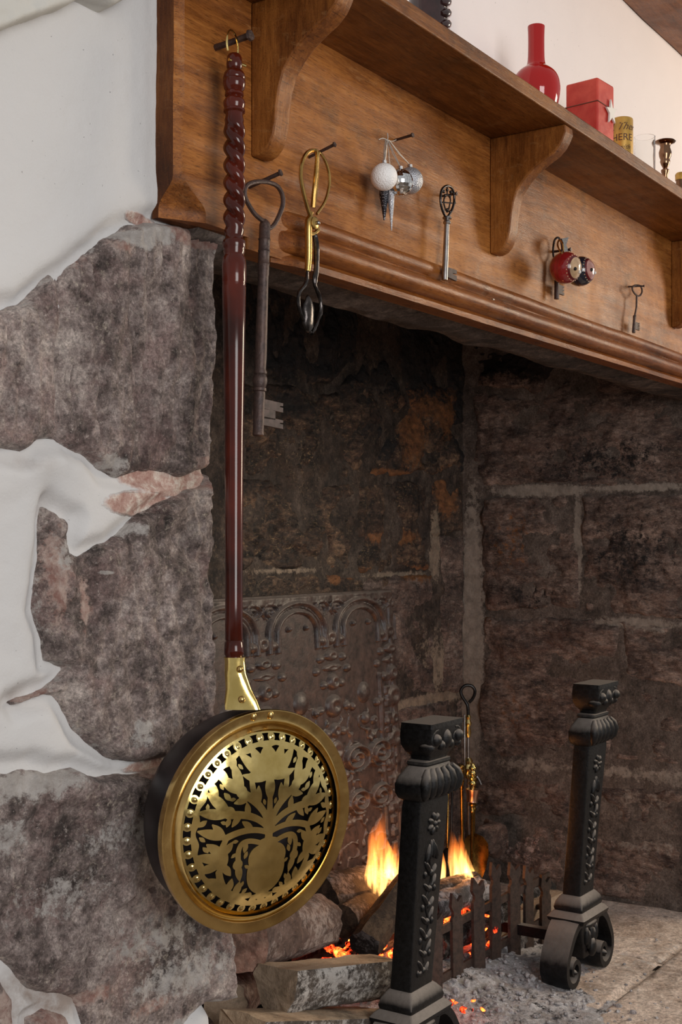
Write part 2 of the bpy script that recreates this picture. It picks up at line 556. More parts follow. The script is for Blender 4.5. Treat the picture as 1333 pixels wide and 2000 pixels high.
def bl_front(lst, Y):
    out = []
    for u, v, ru, rv, s in lst:
        p = PY(u, v, Y); q = PY(u + ru, v, Y); r = PY(u, v - rv, Y)
        out.append((p[0], p[2], abs(q[0] - p[0]), abs(r[2] - p[2]), s))
    return out


def bl_side(lst, X=XS):
    out = []
    for u, v, ru, rv, s in lst:
        p = PX(u, v, X); q = PX(u + ru, v, X); r = PX(u, v - rv, X)
        out.append((-p[1], p[2], abs(q[1] - p[1]), abs(r[2] - p[2]), s))
    return out


# ---- pier and plaster on the left of the opening
YP = 0.032
px_A = [(-80, 600), (0, 603), (40, 590), (105, 540), (165, 492), (225, 450), (262, 432), (305, 424), (345, 430), (438, 448), (428, 560), (428, 900), (424, 918), (395, 928), (340, 940),
        (280, 930), (240, 937), (200, 925), (165, 890), (118, 868), (75, 872), (45, 895), (-10, 885), (-80, 885)]
px_B = [(428, 925), (420, 943), (365, 958), (330, 976), (282, 1002), (248, 1032), (210, 1062), (165, 1082), (148, 1074), (142, 1042), (150, 1012), (128, 1004), (100, 985), (92, 1022), (80, 1100),
        (70, 1190), (86, 1240), (92, 1300), (130, 1308), (98, 1335), (75, 1348), (20, 1372), (32, 1384), (92, 1366), (112, 1370), (150, 1430), (200, 1472), (232, 1490), (330, 1484), (432, 1484)]
px_C = [(-80, 1492), (0, 1497), (60, 1490), (100, 1505), (150, 1498), (200, 1510), (280, 1503), (330, 1493), (446, 1490), (452, 1600), (457, 1800), (456, 1955), (400, 1965), (370, 2010), (300, 2060), (180, 2060), (165, 2000), (150, 1960),
        (60, 1940), (0, 1882), (-80, 1860)]
px_D = [(-60, 1912), (0, 1905), (36, 1950), (20, 2060), (-60, 2060)]
px_E = [(55, 1985), (95, 1965), (140, 1980), (155, 2060), (50, 2060)]
polys = [pl_front(p, YP) for p in (px_A, px_B, px_C, px_D, px_E)]


def plaster_h(a, b):
    sd = np.full(a.shape, -1.0)
    for p in polys: sd = np.maximum(sd, sdpoly(a, b, p))
    sd = sd + 0.004 * fbm(a * 22, b * 22, 2, 4)
    d = np.clip(-sd, 0, 1)
    h = 0.0035 * fbm(a * 3.2, b * 3.2, 3, 3) + 0.0006 * fbm(a * 90, b * 90, 4, 3)
    h = h + 0.003 * np.exp(-((d - 0.03) / 0.02) ** 2) - 0.011 * (1 - sst(0.0, 0.020, d))
    # swelling ridge between the upper and the middle stone
    c = PY(70, 900, YP); h = h + 0.008 * np.exp(-(((a - c[0]) / 0.05) ** 2 + ((b - c[2]) / 0.02) ** 2))
    c = PY(95, 1000, YP); h = h - 0.008 * np.exp(-(((a - c[0]) / 0.012) ** 2 + ((b - c[2]) / 0.03) ** 2))
    # rolls back towards the oak board
    h = h - 0.002 * sst(-0.125, -0.105, a) * sst(1.37, 1.385, b)
    # right edge of the pier turns in to the cheek
    e = sst(0.004, 0.03, a) * (1 - sst(1.40, 1.50, b))
    h = h - 0.05 * e - 0.006 * sst(-0.06, -0.02, a) * (1 - sst(1.40, 1.50, b)) + 0.004 * sst(1.66, 1.72, b)
    dirt = np.clip(blobs(a, b, bl_front([(60, 905, 45, 20, 0.45), (95, 985, 20, 30, 0.5), (30, 1360, 30, 30, 0.5), (60, 1960, 220, 70, 1.6)], YP)), 0, 1) * 0.9
    pink = np.clip(blobs(a, b, bl_front([(360, 935, 110, 36, 1.2), (280, 985, 80, 26, 1.0), (285, 428, 45, 14, 0.8), (420, 930, 40, 40, 1.2), (300, 1495, 60, 14, .7)], YP)), 0, 1)
    return h, None, dict(dirt=dirt, pinkp=pink)


def m_plaster_edge():
    m = m_plaster('plaster_rough')
    return m


n = NT('plaster_wall')
f = n.noise(5, 5); g = n.noise(300, 3, 0.7)
c2 = n.mix(f, (0.535, 0.53, 0.53), (0.61, 0.60, 0.595))
c2 = n.mix(1.0, c2, n.ramp(n.noise(210, 2), [(0.22, 0.5), (0.26, 1.0)]), 'MULTIPLY')
c2 = n.mix(n.math('MULTIPLY', n.attr('dirt'), n.ramp(n.noise(22, 7, 0.7), [(0.38, 0.25), (0.6, 0.95)])), c2, (0.25, 0.19, 0.155))
f2 = n.noise(60, 7, 0.75)
pk = n.ramp(n.math('SUBTRACT', n.math('MULTIPLY', n.attr('pinkp'), 1.8), n.math('MULTIPLY', n.noise(30, 6, 0.75), 0.9)), [(0.0, 0.0), (0.3, 1.0)])
c2 = n.mix(pk, c2, n.ramp(f2, [(0.35, (0.33, 0.17, 0.14)), (0.5, (0.50, 0.34, 0.29)), (0.62, (0.70, 0.62, 0.55))]))
nm = n.bump(g, 0.35, 0.0012, n.bump(n.noise(30, 4), 0.4, 0.004, n.bump(n.math('MULTIPLY', f2, pk), 0.8, 0.006)))
M['plaster_wall'] = n.done(c2, 0.85, 0, nm)

wl = grid_mesh('wall_left', (0, YP, 0), FRONT['U'], FRONT['V'], FRONT['N'], -0.75, 0.03, 0.0, 2.2, 0.004, plaster_h, M['plaster_wall'])
tag(wl, 'white plastered pier with bare sandstone quoins left of the hearth', kind='structure')


def cheek(a, b, sd):
    # chiselled margin near the arris
    x0 = PY(385, 1000, YP)[0]
    return -0.006 * sst(x0 - 0.004, x0 + 0.004, a + 0.006 * vn(b * 14, b * 3, 8)) * (0.5 + 0.5 * (vn(b * 9, b * 0 + 1, 6) > -0.3))


def at_front(pale=(), pink=(), soot=(), rust=(), edge_pale=0.0):
    def f(a, b, sd):
        d = {}
        d['pale'] = np.maximum(blobs(a, b, bl_front(pale, YP)), edge_pale * (1 - sst(0.0, 0.012, sd)))
        d['pink'] = blobs(a, b, bl_front(pink, YP)); d['soot'] = blobs(a, b, bl_front(soot, YP)) ; d['rust'] = blobs(a, b, bl_front(rust, YP))
        return d
    return f


OF = (0, YP, 0)
stone('stone', OF, FRONT, polys[0], M['rock_front'], wl, 0.0022, 0.008, 0.035, 0.014, 0.017, 0.007, 1, 24, 6, 0.75, cheek,
      at_front([(255, 468, 50, 22, 0.8), (300, 452, 40, 26, 1.0), (215, 905, 40, 25, 0.6), (430, 495, 20, 6, 0.7)], [(375, 458, 75, 24, 1.2), (150, 500, 40, 30, 0.5), (230, 480, 30, 20, .6), (410, 905, 30, 18, 0.8)], edge_pale=0.35))
stone('stone', OF, FRONT, polys[1], M['rock_front'], wl, 0.0022, 0.010, 0.035, 0.016, 0.015, 0.006, 4, 15, 10, 0.75, cheek,
      at_front([(240, 1030, 40, 22, 0.75), (205, 1118, 14, 5, 0.8), (265, 1430, 30, 45, 0.45), (130, 1080, 30, 50, 0.4)], [(110, 1120, 35, 130, 0.62), (60, 1355, 50, 20, 0.9), (165, 1180, 18, 70, 0.5), (400, 945, 40, 14, 0.7)], edge_pale=0.3))
stone('stone', OF, FRONT, polys[2], M['rock_front'], wl, 0.0022, 0.008, 0.05, 0.014, 0.015, 0.005, 7, 9, 9, 0.7, None,
      at_front([(60, 1530, 150, 40, 0.62), (250, 1620, 120, 40, 0.42), (300, 1830, 120, 60, 0.42), (120, 1750, 120, 60, 0.36), (350, 1900, 120, 60, 0.5), (400, 1975, 80, 18, 1.0), (20, 1640, 60, 60, 0.4)], [(330, 1500, 60, 20, 0.8), (150, 1960, 120, 22, 0.6), (300, 1960, 60, 20, 0.55)], edge_pale=0.3))
stone('stone', OF, FRONT, polys[3], M['rock_front'], wl, 0.003, 0.006, 0.03, 0.012, 0.008, 0.004, 9, 14, 14, 0.5, None, at_front([], [(20, 1960, 60, 60, 0.6)]))
stone('stone', OF, FRONT, polys[4], M['rock_front'], wl, 0.003, 0.006, 0.03, 0.012, 0.008, 0.004, 11, 14, 14, 0.5, None, at_front([], [(100, 2000, 60, 60, 0.6)]))

# rough white painted stone jutting out at the top left
sp = pl_front([(-60, -60), (300, -60), (240, 4), (215, 18), (168, -2), (120, 20), (60, 46), (0, 66), (-60, 84)], YP - 0.02)
stone('stone', (0, YP - 0.005, 0), FRONT, sp, M['plaster_grey'], wl, 0.003, 0.030, 0.03, 0.008, 0.007, 0.003, 12, 12, 12, 0.4)

# masonry core of the pier (its cheek faces the fire)
b = MB(); b.box((-0.375, 0.46, 0.69), (0.376, 0.40, 0.69))
core = b.build('pier_core', M['mortar'], wl)

# ---- upper wall above the shelf
def up_h(a, b):
    return 0.002 * fbm(a * 4, b * 4, 3, 3), None, {}


wu = grid_mesh('wall_back', (0, 0.037, 0), FRONT['U'], FRONT['V'], FRONT['N'], 0.0, 3.6, 1.69, 2.55, 0.02, up_h, M['plaster_up'])
tag(wu, 'white plaster chimney breast above the oak shelf', kind='structure')

# ---- back wall of the hearth
def flat_h(s, amp, fr, pale=()):
    def f(a, b):
        return amp * fbm(a * fr, b * fr, s, 5) , None, dict(pale=blobs(a, b, pale), rust=np.zeros(a.shape), pink=np.zeros(a.shape), soot=np.zeros(a.shape))
    return f


hb = grid_mesh('wall_hearth_back', (0, YB, 0), FRONT['U'], FRONT['V'], FRONT['N'], -0.02, XS + 0.03, -0.02, 2.0, 0.006, flat_h(5, 0.008, 9, bl_front([(830, 1370, 90, 16, 1.0), (850, 1080, 12, 60, 0.9), (860, 1300, 60, 90, 0.5), (770, 1122, 80, 8, 0.6), (560, 1114, 100, 8, 0.5)], YB)), M['mortar_dark'])
tag(hb, 'smoke blackened rubble wall behind the fire', kind='structure')


def at_b(a, b, sd):
    rust = blobs(a, b, bl_front([(820, 740, 60, 90, 0.85), (870, 800, 30, 60, 0.95), (800, 850, 40, 90, 0.62), (870, 960, 25, 60, 0.8), (760, 925, 60, 12, 0.8), (770, 1050, 60, 18, 0.75), (700, 1120, 60, 16, 0.6), (820, 1120, 50, 20, 0.65), (652, 1125, 14, 20, 1.0)], YB))
    soot = blobs(a, b, bl_front([(600, 640, 420, 130, 1.0), (905, 820, 25, 130, 0.9), (740, 860, 60, 60, 0.6), (560, 790, 60, 30, 0.6)], YB))
    pale = blobs(a, b, bl_front([(850, 1040, 10, 60, 0.7), (840, 1365, 60, 10, 0.9), (880, 1250, 18, 130, 0.25), (560, 1125, 90, 8, 0.35)], YB))
    return dict(rust=rust, soot=soot, pale=pale)


bw = [
    ([(440, 500), (690, 560), (700, 700), (640, 760), (440, 730)], 16, 10, 0.014),
    ([(440, 738), (640, 768), (705, 708), (760, 700), (790, 790), (700, 930), (590, 940), (440, 920)], 14, 12, 0.022),
    ([(700, 560), (905, 560), (905, 925), (800, 930), (710, 935), (798, 790), (770, 690)], 8, 12, 0.010),
    ([(440, 928), (590, 948), (690, 942), (690, 1115), (560, 1112), (440, 1108)], 14, 16, 0.020),
    ([(698, 942), (835, 938), (835, 1110), (698, 1115)], 12, 12, 0.012),
    ([(842, 935), (905, 932), (905, 1042), (842, 1050)], 10, 10, 0.008),
    ([(440, 1120), (560, 1122), (690, 1125), (762, 1128), (762, 1220), (440, 1230)], 14, 14, 0.01),
    ([(700, 1128), (845, 1120), (850, 1355), (790, 1362), (762, 1368), (755, 1230), (700, 1230)], 10, 10, 0.010),
    ([(858, 1045), (905, 1042), (905, 1350), (862, 1352)], 8, 8, 0.008),
    ([(762, 1378), (905, 1366), (905, 1500), (762, 1510)], 8, 8, 0.010),
    ([(762, 1520), (905, 1510), (905, 1740), (762, 1780)], 8, 8, 0.010),
    ([(440, 1240), (755, 1236), (755, 1800), (440, 1900)], 8, 8, 0.008),
]
for i, (pp, fx, fy, am) in enumerate(bw):
    mt = M['rock_back'] if i < 7 else M['rock_side']
    stone('stone', (0, YB, 0), FRONT, pl_front(pp, YB), mt, hb, 0.004, 0.006, 0.014, 0.020, am * 1.2, 0.013, i + 3, fx, fy, 0.65, None, at_b)

# ---- right cheek of the hearth
hs = grid_mesh('wall_right', (XS, 0, 0), SIDE['U'], SIDE['V'], SIDE['N'], -YB - 0.01, 0.02, -0.02, 2.0, 0.008, flat_h(8, 0.006, 8, bl_side([(922, 1250, 26, 330, 0.95), (1060, 958, 120, 14, 0.9), (1130, 1060, 10, 130, 0.8), (1250, 952, 140, 10, 0.7), (1250, 1512, 260, 20, 0.5), (1040, 1495, 120, 20, 0.45), (1240, 1216, 110, 12, 0.7)])), M['mortar'])
tag(hs, 'right cheek of the hearth in large smoked sandstone blocks', kind='structure')


def at_s(a, b, sd):
    soot = blobs(a, b, bl_side([(960, 680, 160, 70, 1.0), (1050, 720, 110, 40, 0.6), (1180, 900, 200, 60, 0.42), (1030, 1170, 90, 60, 0.3), (1240, 1080, 140, 120, 0.35)]))
    pale = blobs(a, b, bl_side([(1060, 955, 90, 12, 0.6), (1130, 1000, 10, 80, 0.5), (1250, 800, 120, 40, 0.2), (1230, 1560, 40, 40, 0.35), (1240, 1640, 140, 36, 0.42), (1290, 1570, 70, 40, 0.3), (1270, 1225, 70, 16, 0.45)]))
    pink = blobs(a, b, bl_side([(1000, 1650, 120, 60, 0.30), (980, 1430, 60, 40, 0.2)]))
    rust = blobs(a, b, bl_side([(1010, 1060, 60, 90, 0.3), (950, 1200, 40, 20, 0.5), (1000, 1400, 60, 80, 0.25)]))
    return dict(rust=rust, soot=soot, pale=pale, pink=pink)


sw = [
    ([(925, 560), (1110, 600), (1100, 700), (1060, 770), (925, 760)], 7, 12),
    ([(925, 768), (1060, 778), (1108, 708), (1118, 600), (1500, 690), (1500, 948), (1150, 950), (1060, 945), (945, 955), (925, 900)], 6, 8),
    ([(945, 972), (1118, 966), (1128, 1060), (1134, 1190), (945, 1196), (935, 1100)], 7, 7),
    ([(1136, 966), (1500, 955), (1500, 1215), (1260, 1208), (1144, 1196)], 7, 7),
    ([(945, 1206), (1150, 1206), (1210, 1225), (1210, 1330), (1190, 1482), (930, 1478)], 6, 8),
    ([(1160, 1204), (1260, 1218), (1500, 1228), (1500, 1370), (1340, 1345), (1220, 1330), (1216, 1222)], 6, 11),
    ([(1218, 1342), (1340, 1356), (1500, 1385), (1500, 1510), (1330, 1500), (1200, 1486)], 6, 8),
    ([(915, 1515), (1110, 1525), (1112, 1600), (915, 1592)], 7, 9),
    ([(1120, 1530), (1330, 1545), (1500, 1560), (1500, 1650), (1330, 1640), (1120, 1612)], 7, 9),
    ([(912, 1602), (1112, 1612), (1112, 1740), (912, 1700)], 8, 8),
    ([(1120, 1622), (1330, 1650), (1500, 1670), (1500, 1830), (1333, 1785), (1180, 1750), (1120, 1745)], 8, 8),
]
for i, (pp, fx, fy) in enumerate(sw):
    stone('stone', (XS, 0, 0), SIDE, pl_side(pp), M['rock_side'], hs, 0.004, 0.005, 0.012, 0.020, 0.016, 0.012, i + 1, fx, fy, 0.5, None, at_s)


# ---- lintel behind the oak board
def lintel():
    bb = MB()
    xs = np.linspace(-0.035, 2.3, 80); prof = []
    for x in xs:
        r = []
        nz = lambda k, s: float(fbm(np.array(x * k), np.array(s), 3, 4))
        pr = [(0.02, 1.60), (0.02, 1.392), (0.028, 1.386 + 0.004 * nz(9, 1)), (0.06, 1.378 + 0.007 * nz(7, 2)), (0.10, 1.376 + 0.006 * nz(6, 3)), (0.135 + 0.008 * nz(9, 4), 1.378 + 0.007 * nz(8, 4)), (0.148 + 0.01 * nz(7, 5), 1.392 + 0.006 * nz(9, 6)), (0.15, 1.42), (0.15, 1.60)]
        prof.append([(x, y, z) for y, z in pr])
    bb.loft(prof)
    return bb


o = lintel().build('trim_1', M['lintel'], None, 60)
tag(o, 'sooty stone lintel on the underside of the opening', kind='structure')
# zero masks for the lintel material
for an in ('pale', 'rust', 'pink', 'soot'):
    A = o.data.attributes.new(an, 'FLOAT', 'POINT')

# smoke hood closes the chimney above the lintel
b = MB(); b.box((1.1, 0.50, 2.02), (1.15, 0.38, 0.02))
o = b.build('ceiling', M['rock_back']); tag(o, 'dark flue above the fire', kind='structure')

# ---- hearth floor
XF0, XF1, YF0, YF1 = -4.0, 4.0, -5.0, 0.9


def hearth_h(a, b):
    return 0.006 * fbm(a * 3, b * 3, 2, 5) - 0.006, None, dict(pale=np.zeros(a.shape), rust=np.zeros(a.shape), soot=blobs(a, b, [(1.35, 0.55, 0.5, 0.35, 0.7)]), pink=np.zeros(a.shape))


fl = grid_mesh('floor', (0, 0, -0.012), (1, 0, 0), (0, 1, 0), (0, 0, 1), XF0, XF1, YF0, YF1, 0.04, hearth_h, M['room_floor'])
tag(fl, 'stone flagged hearth floor dusted with ash', kind='structure')
FLOOR = dict(U=(1, 0, 0), V=(0, 1, 0), N=(0, 0, 1))


def at_f(a, b, sd):
    return dict(soot=blobs(a, b, [(1.30, 0.50, 0.30, 0.25, 0.5)]), pale=blobs(a, b, [(1.75, 0.10, 0.3, 0.2, 0.25)]))


q = lambda u, v: tuple(PZ(u, v)[:2])
e1 = q(850, 1985); e2 = q(1333, 1878)
flags = [
    [(0.02, -0.02), (0.9, 0.05), (0.95, 0.80), (0.02, 0.80)],
    [(0.92, 0.05), (1.70, 0.06), (1.72, 0.80), (0.97, 0.80)],
    [(1.72, 0.06), (2.13, 0.05), (2.13, 0.80), (1.74, 0.80)],
    [(0.05, -0.55), (0.965, -0.55), (0.975, 0.035), (0.03, -0.03)],
    [(0.975, -0.55), (2.2, -0.55), (2.2, 0.045), (0.985, 0.04)],
]
for i, fp in enumerate(flags):
    stone('stone', (0, 0, 0), FLOOR, fp, M['hearth'], fl, 0.008, 0.001, 0.007, 0.008, 0.004, 0.004, i + 2, 5, 5, 0.6, None, at_f)

# ================================================================== OBJECT MATERIALS
M['mahogany'] = plain('polished_mahogany', (0.060, 0.0075, 0.003), 0.15, 0, 9, 0.02, 0.6, Coat_Weight=0.10, Coat_Roughness=0.05, Specular_IOR_Level=0.35)


def m_brass(name, c=(0.93, 0.74, 0.31), c2=(0.62, 0.46, 0.15), rough=0.13, bs=26, bstr=0.12):
    n = NT(name)
    f = n.noise(9, 6, 0.65); g = n.noise(bs, 3, 0.5)
    col = n.mix(n.ramp(f, [(0.38, 0.0), (0.62, 1.0)]), c2, c)
    r = n.ramp(n.noise(40, 5, 0.7), [(0.3, rough - 0.05), (0.7, rough + 0.12)])
    return n.done(col, r, 1.0, n.bump(g, bstr, 0.003))


M['brass'] = m_brass('polished_brass')
M['brass_rim'] = m_brass('worn_brass', (0.80, 0.56, 0.22), (0.50, 0.33, 0.12), 0.18)
M['brass_old'] = m_brass('aged_brass', (0.62, 0.40, 0.13), (0.34, 0.20, 0.06), 0.22)
M['brass_dark'] = m_brass('smoked_brass', (0.40, 0.24, 0.06), (0.16, 0.09, 0.025), 0.25)
M['copper_dark'] = plain('blackened_copper', (0.035, 0.028, 0.030), 0.38, 0.6, 20, 0.15, 0.3)
M['cast_iron'] = m_iron('cast_iron', (0.002, 0.002, 0.0022), (0.012, 0.012, 0.013), dust=0.8, rough=0.46, metal=0.0, spec=0.28, bs=110)
M['fireback_iron'] = m_iron('fireback_iron', (0.020, 0.013, 0.012), (0.085, 0.058, 0.052), dust=0.45, rough=0.42, bs=45, rust=0.3)
M['old_iron'] = m_iron('old_iron', (0.032, 0.019, 0.017), (0.085, 0.055, 0.05), rough=0.42, metal=0.35, bs=120, rust=0.5)
M['fence_iron'] = m_iron('scorched_iron', (0.035, 0.024, 0.020), (0.09, 0.062, 0.052), rough=0.6, metal=0.3, bs=90, rust=0.4)
M['key_bit'] = plain('rusty_flat_iron', (0.060, 0.038, 0.034), 0.65, 0.0, 120, 0.3, 0.4)
M['black_iron'] = plain('black_iron', (0.012, 0.011, 0.011), 0.3, 0.5, 80, 0.3, 0.4)
M['steel'] = plain('dull_steel', (0.35, 0.33, 0.32), 0.3, 1.0, 60, 0.2, 0.2)
M['dark_steel'] = plain('burnt_steel', (0.055, 0.048, 0.046), 0.25, 0.9, 90, 0.5, 0.5)

# ================================================================== MANTELPIECE
mp = thing('mantelpiece', 'brown oak mantelpiece board with bracketed shelf and rolled lower moulding', 'mantelpiece', (0, 0, 1.378))
XL = PY(351, 300, 0)[0]            # front arris of the left end
XR = 2.35
ZB = 1.378; ZM = 1.447; ZS = 1.697
# board with a stopped chamfer on its left arris
bb = MB(); secs = []
ZN = 1.394; XN = PY(483, 450, 0)[0]
zs = [ZB, ZN - 0.0008] + list(np.linspace(ZN, 1.448, 10)) + list(np.linspace(1.46, ZS, 18))
for i, z in enumerate(zs):
    t = 1 - sst(ZN + 0.012, 1.442, z)
    cx = 0.009 + 0.040 * t; cy = 0.006 + 0.024 * t
    wob = 0.0012 * float(vn(np.array(z * 22), np.array(0.3), 3))
    ym = 0.0015 * float(vn(np.array(z * 60), np.array(1.3), 2)) * (1 + 3 * t)
    z0 = z
    mx = 0.14 * t * 0
    if z < ZN:
        secs.append([(XN, 0.04, z0), (XN, 0.004, z0), (XN + 0.001, 0.001, z0), (XN + 0.004, 0.0, z0), (XR, 0.0, z0), (XR, 0.04, z0)]); continue
    secs.append([(XL - 0.0045 + wob, 0.04, z0), (XL - 0.0045 + wob, cy, z0), (XL + cx * 0.45 - mx, cy * 0.42 + ym, z0), (XL + cx, 0.0, z0), (XR, 0.0, z0), (XR, 0.04, z0)])
bb.loft(secs)
bb.m = [1 if (k % 6 == 0 and k < (len(secs) - 1) * 6) else 0 for k in range(len(bb.f))]
o = bb.build('backboard', [M['oak'], M['oak_side']], mp, 25)

# moulding: two rolls and a lip, hand cut, starting with a scooped stop
mx0 = PY(533, 430, 0)[0]
xs = np.concatenate([np.linspace(mx0, mx0 + 0.09, 16), np.linspace(mx0 + 0.1, XR, 130)])
bb = MB(); secs = []
for x in xs:
    t = float(sst(mx0 - 0.01, mx0 + 0.08, x))
    j = lambda k, s: 0.0012 * float(fbm(np.array(x * k), np.array(s * 1.7), 5, 3))
    pr = []
    for a in np.linspace(-90, 78, 9):       # lower roll
        r = math.radians(a)
        pr.append((-0.002 - 0.020 * math.cos(r) + j(9, 1), 1.4035 + 0.0150 * math.sin(r) + j(7, 2)))
    for a in np.linspace(-70, 90, 8):       # upper roll
        r = math.radians(a)
        pr.append((0.000 - 0.013 * math.cos(r) + j(8, 3), 1.4330 + 0.0125 * math.sin(r) + j(6, 4)))
    lip = [(0.02, ZB - 0.006), (-0.010, ZB - 0.006 + j(5, 5)), (-0.012, ZB + 0.002 + j(5, 6)), (-0.004, ZB + 0.008)]
    full = lip + pr + [(0.02, 1.4455)]
    full = [(y * t + 0.004 * (1 - t) if y < 0.004 else y, z) for y, z in full]
    secs.append([(x, y, z) for y, z in full])
bb.loft(secs)
bb.build('moulding', M['oak_mould'], mp, 50)
# old hole worn in the moulding
hx = PY(961, 597, -0.012)
bb = MB(); bb.box(hx, (0.009, 0.0035, 0.0045), None); bb.box(hx + np.array([0.004, 0.001, 0.006]), (0.003, 0.003, 0.006))
bb.build('mortise', M['black_iron'], mp)

# shelf
bb = MB(); bb.box(((XR + XL) / 2, -0.054, ZS + 0.012), ((XR - XL) / 2, 0.090, 0.012))
bb.build('shelf_board', M['oak_shelf'], mp, 30, bevel=0.0025)

# brackets
XB2 = PY(957, 380, 0)[0]
prof_px = [(1104, 248), (1106, 256), (1100, 271), (1093, 284), (1080, 299), (1060, 314), (1040, 331), (1024, 350), (1010, 372), (1003, 396), (999, 420), (997, 445), (993, 463), (987, 478), (978, 489), (968, 494), (957, 495)]
prof = []
for u, v in prof_px:
    p = PX(u, v, XB2); prof.append((min(p[1], 0.0), min(p[2], ZS)))
prof[0] = (prof[0][0], ZS); prof[-1] = (0.0, prof[-1][1]); prof.append((0.0, ZS))
prof = [(min(y, 0), z) for y, z in prof]
XB = [PY(490, 200, 0)[0], XB2, PY(1312, 550, 0)[0]]
for i, xb in enumerate(XB):
    bb = MB(); bb.prism(prof, (xb, 0, 0), (0, 1, 0), (0, 0, 1), (0.032, 0, 0))
    bb.build('bracket', M['oak_end'], mp, 30, bevel=0.003)
    if i == 0:
        q_ = PX(566, 130, xb + 0.016)
        bb = MB(); bb.ball((xb + 0.017, q_[1] - 0.001, q_[2]), (0.005, 0.0035, 0.006), 12, 8); bb.build('dowel_plug', M['oak_side'], mp)

# overhead beam in the top right corner
bb = MB(); secs = []
for x in np.linspace(0.9, 3.2, 30):
    k = 0.006 * float(fbm(np.array(x * 6), np.array(0.0), 4, 3))
    secs.append([(x, 0.034, 2.190 + k), (x, -0.02, 2.184 + k), (x, -0.20, 2.186 - k), (x, -0.22, 2.204), (x, -0.22, 2.34), (x, 0.034, 2.34)])
bb.loft(secs)
o = bb.build('trim_2', M['oak_mould'], None, 30); tag(o, 'brown oak ceiling beam crossing above the shelf', kind='structure')

# ================================================================== WARMING PAN
LC = Vector((-0.0677, -0.100, 0.6735)); LN = Vector((-0.311, -0.947, -0.080)).normalized()
H0 = Vector(PY(458, 104, -0.042)); H1 = Vector(PY(457, 1285, -0.078))
wp = thing('warming_pan', 'brass warming pan with pierced lid hanging by its long twisted red wooden handle', 'warming pan', (LC.x, LC.y, LC.z))
# handle: z runs downwards from the top
FM = frame(H0, H1, (0, -1, 0)); HL = (H1 - H0).length
def hz(v): return (v - 104) / (1285 - 104) * HL
R = lambda px: px * 1.56 / 2500
pf = [(104, 4), (107, 11), (112, 14.5), (125, 15.5), (134, 15), (137, 13), (140, 16), (146, 20), (155, 22), (158, 20.5), (160, 22), (168, 22), (176, 20), (182, 15.5), (184, 18), (190, 18.5), (193, 15), (197, 18), (203, 21.5),
      (210, 21), (217, 19), (219, 21), (223, 21), (226, 17), (232, 17)]
tw = [(v, 19) for v in np.linspace(240, 462, 110)]
pf2 = [(470, 17), (476, 17.5), (480, 21), (483, 22.5), (495, 22), (498, 20), (502, 21), (507, 19), (512, 20), (514, 22), (530, 23.5), (548, 23), (562, 23), (564, 22), (567, 23), (570, 22), (573, 23), (700, 20.5), (850, 18), (1000, 17), (1150, 16.5), (1250, 16.8),
       (1253, 15.5), (1256, 17.5), (1270, 18.5), (1278, 18.5), (1281, 16), (1285, 16)]
allp = [(hz(v), R(r)) for v, r in pf + tw + pf2]
z0, z1 = hz(236), hz(470)


def twist(z, r, th):
    e = float(sst(z0, z0 + 0.02, z) * (1 - sst(z1 - 0.02, z1, z)))
    ph = 2 * math.pi * (z - z0) / 0.054
    c = abs(math.cos(th + math.pi * (z - z0) / 0.0215))
    return r * (1 - 0.38 * e + 0.52 * e * c ** 0.75)


bb = MB(); bb.lathe(allp, 40, 0, FM, twist)
hd = bb.build('handle', M['mahogany'], wp, 50)
# brass hanging loop through the top
bb = MB(); c = H0 + Vector((0, -0.002, 0))
pts = []
for a in np.linspace(-35, 215, 22):
    r = math.radians(a); pts.append(c + Vector((math.cos(r) * 0.016 * 0.9, math.cos(r) * 0.003 - 0.004 + 0.009, 0.010 + math.sin(r) * 0.018)))
bb.tube(pts, 0.0013, 8)
bb.tube([c + Vector((-0.013, 0, -0.012)), c + Vector((0.014, -0.004, -0.012))], 0.002, 8)
bb.build('hanging_loop', M['brass'], wp)
# ferrule joining handle and pan, flattened and flared downwards
xl = Vector((0, 0, 1)).cross(LN); xl.normalize(); yl = LN.cross(xl); yl.normalize()
if xl.x < 0: xl = -xl; yl = LN.cross(xl)
if yl.z < 0: yl = -yl
LM = Matrix.Identity(4)
for i in range(3): LM[i][0] = xl[i]; LM[i][1] = yl[i]; LM[i][2] = LN[i]; LM[i][3] = LC[i]
RP = 0.132
tip = LC + (Vector(PY(482, 1392, -0.1)) - LC)
bb = MB(); secs = []
f0 = Vector(PY(459, 1283, -0.078)); f1 = Vector(PY(473, 1386, -0.098))
for i, t in enumerate(np.linspace(0, 1, 14)):
    vv = 1283 + 103 * t
    uc = np.interp(t, [0, .3, .6, .85, 1], [459, 460, 466, 471, 474]); wpx = np.interp(t, [0, .06, .3, .6, .85, 1], [21, 19.5, 20.5, 24, 31, 33])
    c = Vector(PY(uc, vv, -0.078 - 0.020 * t)); rx = wpx * 1.55 / 2500; ry = 0.013 * (1 - t) + 0.0035 * t
    secs.append([c + Vector((RT[0], RT[1], 0)) * math.cos(a) * rx + Vector((-FW[0], -FW[1], 0)) * math.copysign(abs(math.sin(a)) ** .7, math.sin(a)) * ry for a in np.linspace(0, 2 * math.pi, 24, endpoint=False)])
bb.loft(secs)
fe = bb.build('ferrule', M['brass'], wp, 40)
for u, v, Y in [(469, 1307, -0.092), (472, 1366, -0.104)]:
    bb = MB(); bb.ball(PY(u, v, Y - 0.002), 0.0042, 12, 8); bb.build('rivet', M['brass_rim'], fe)
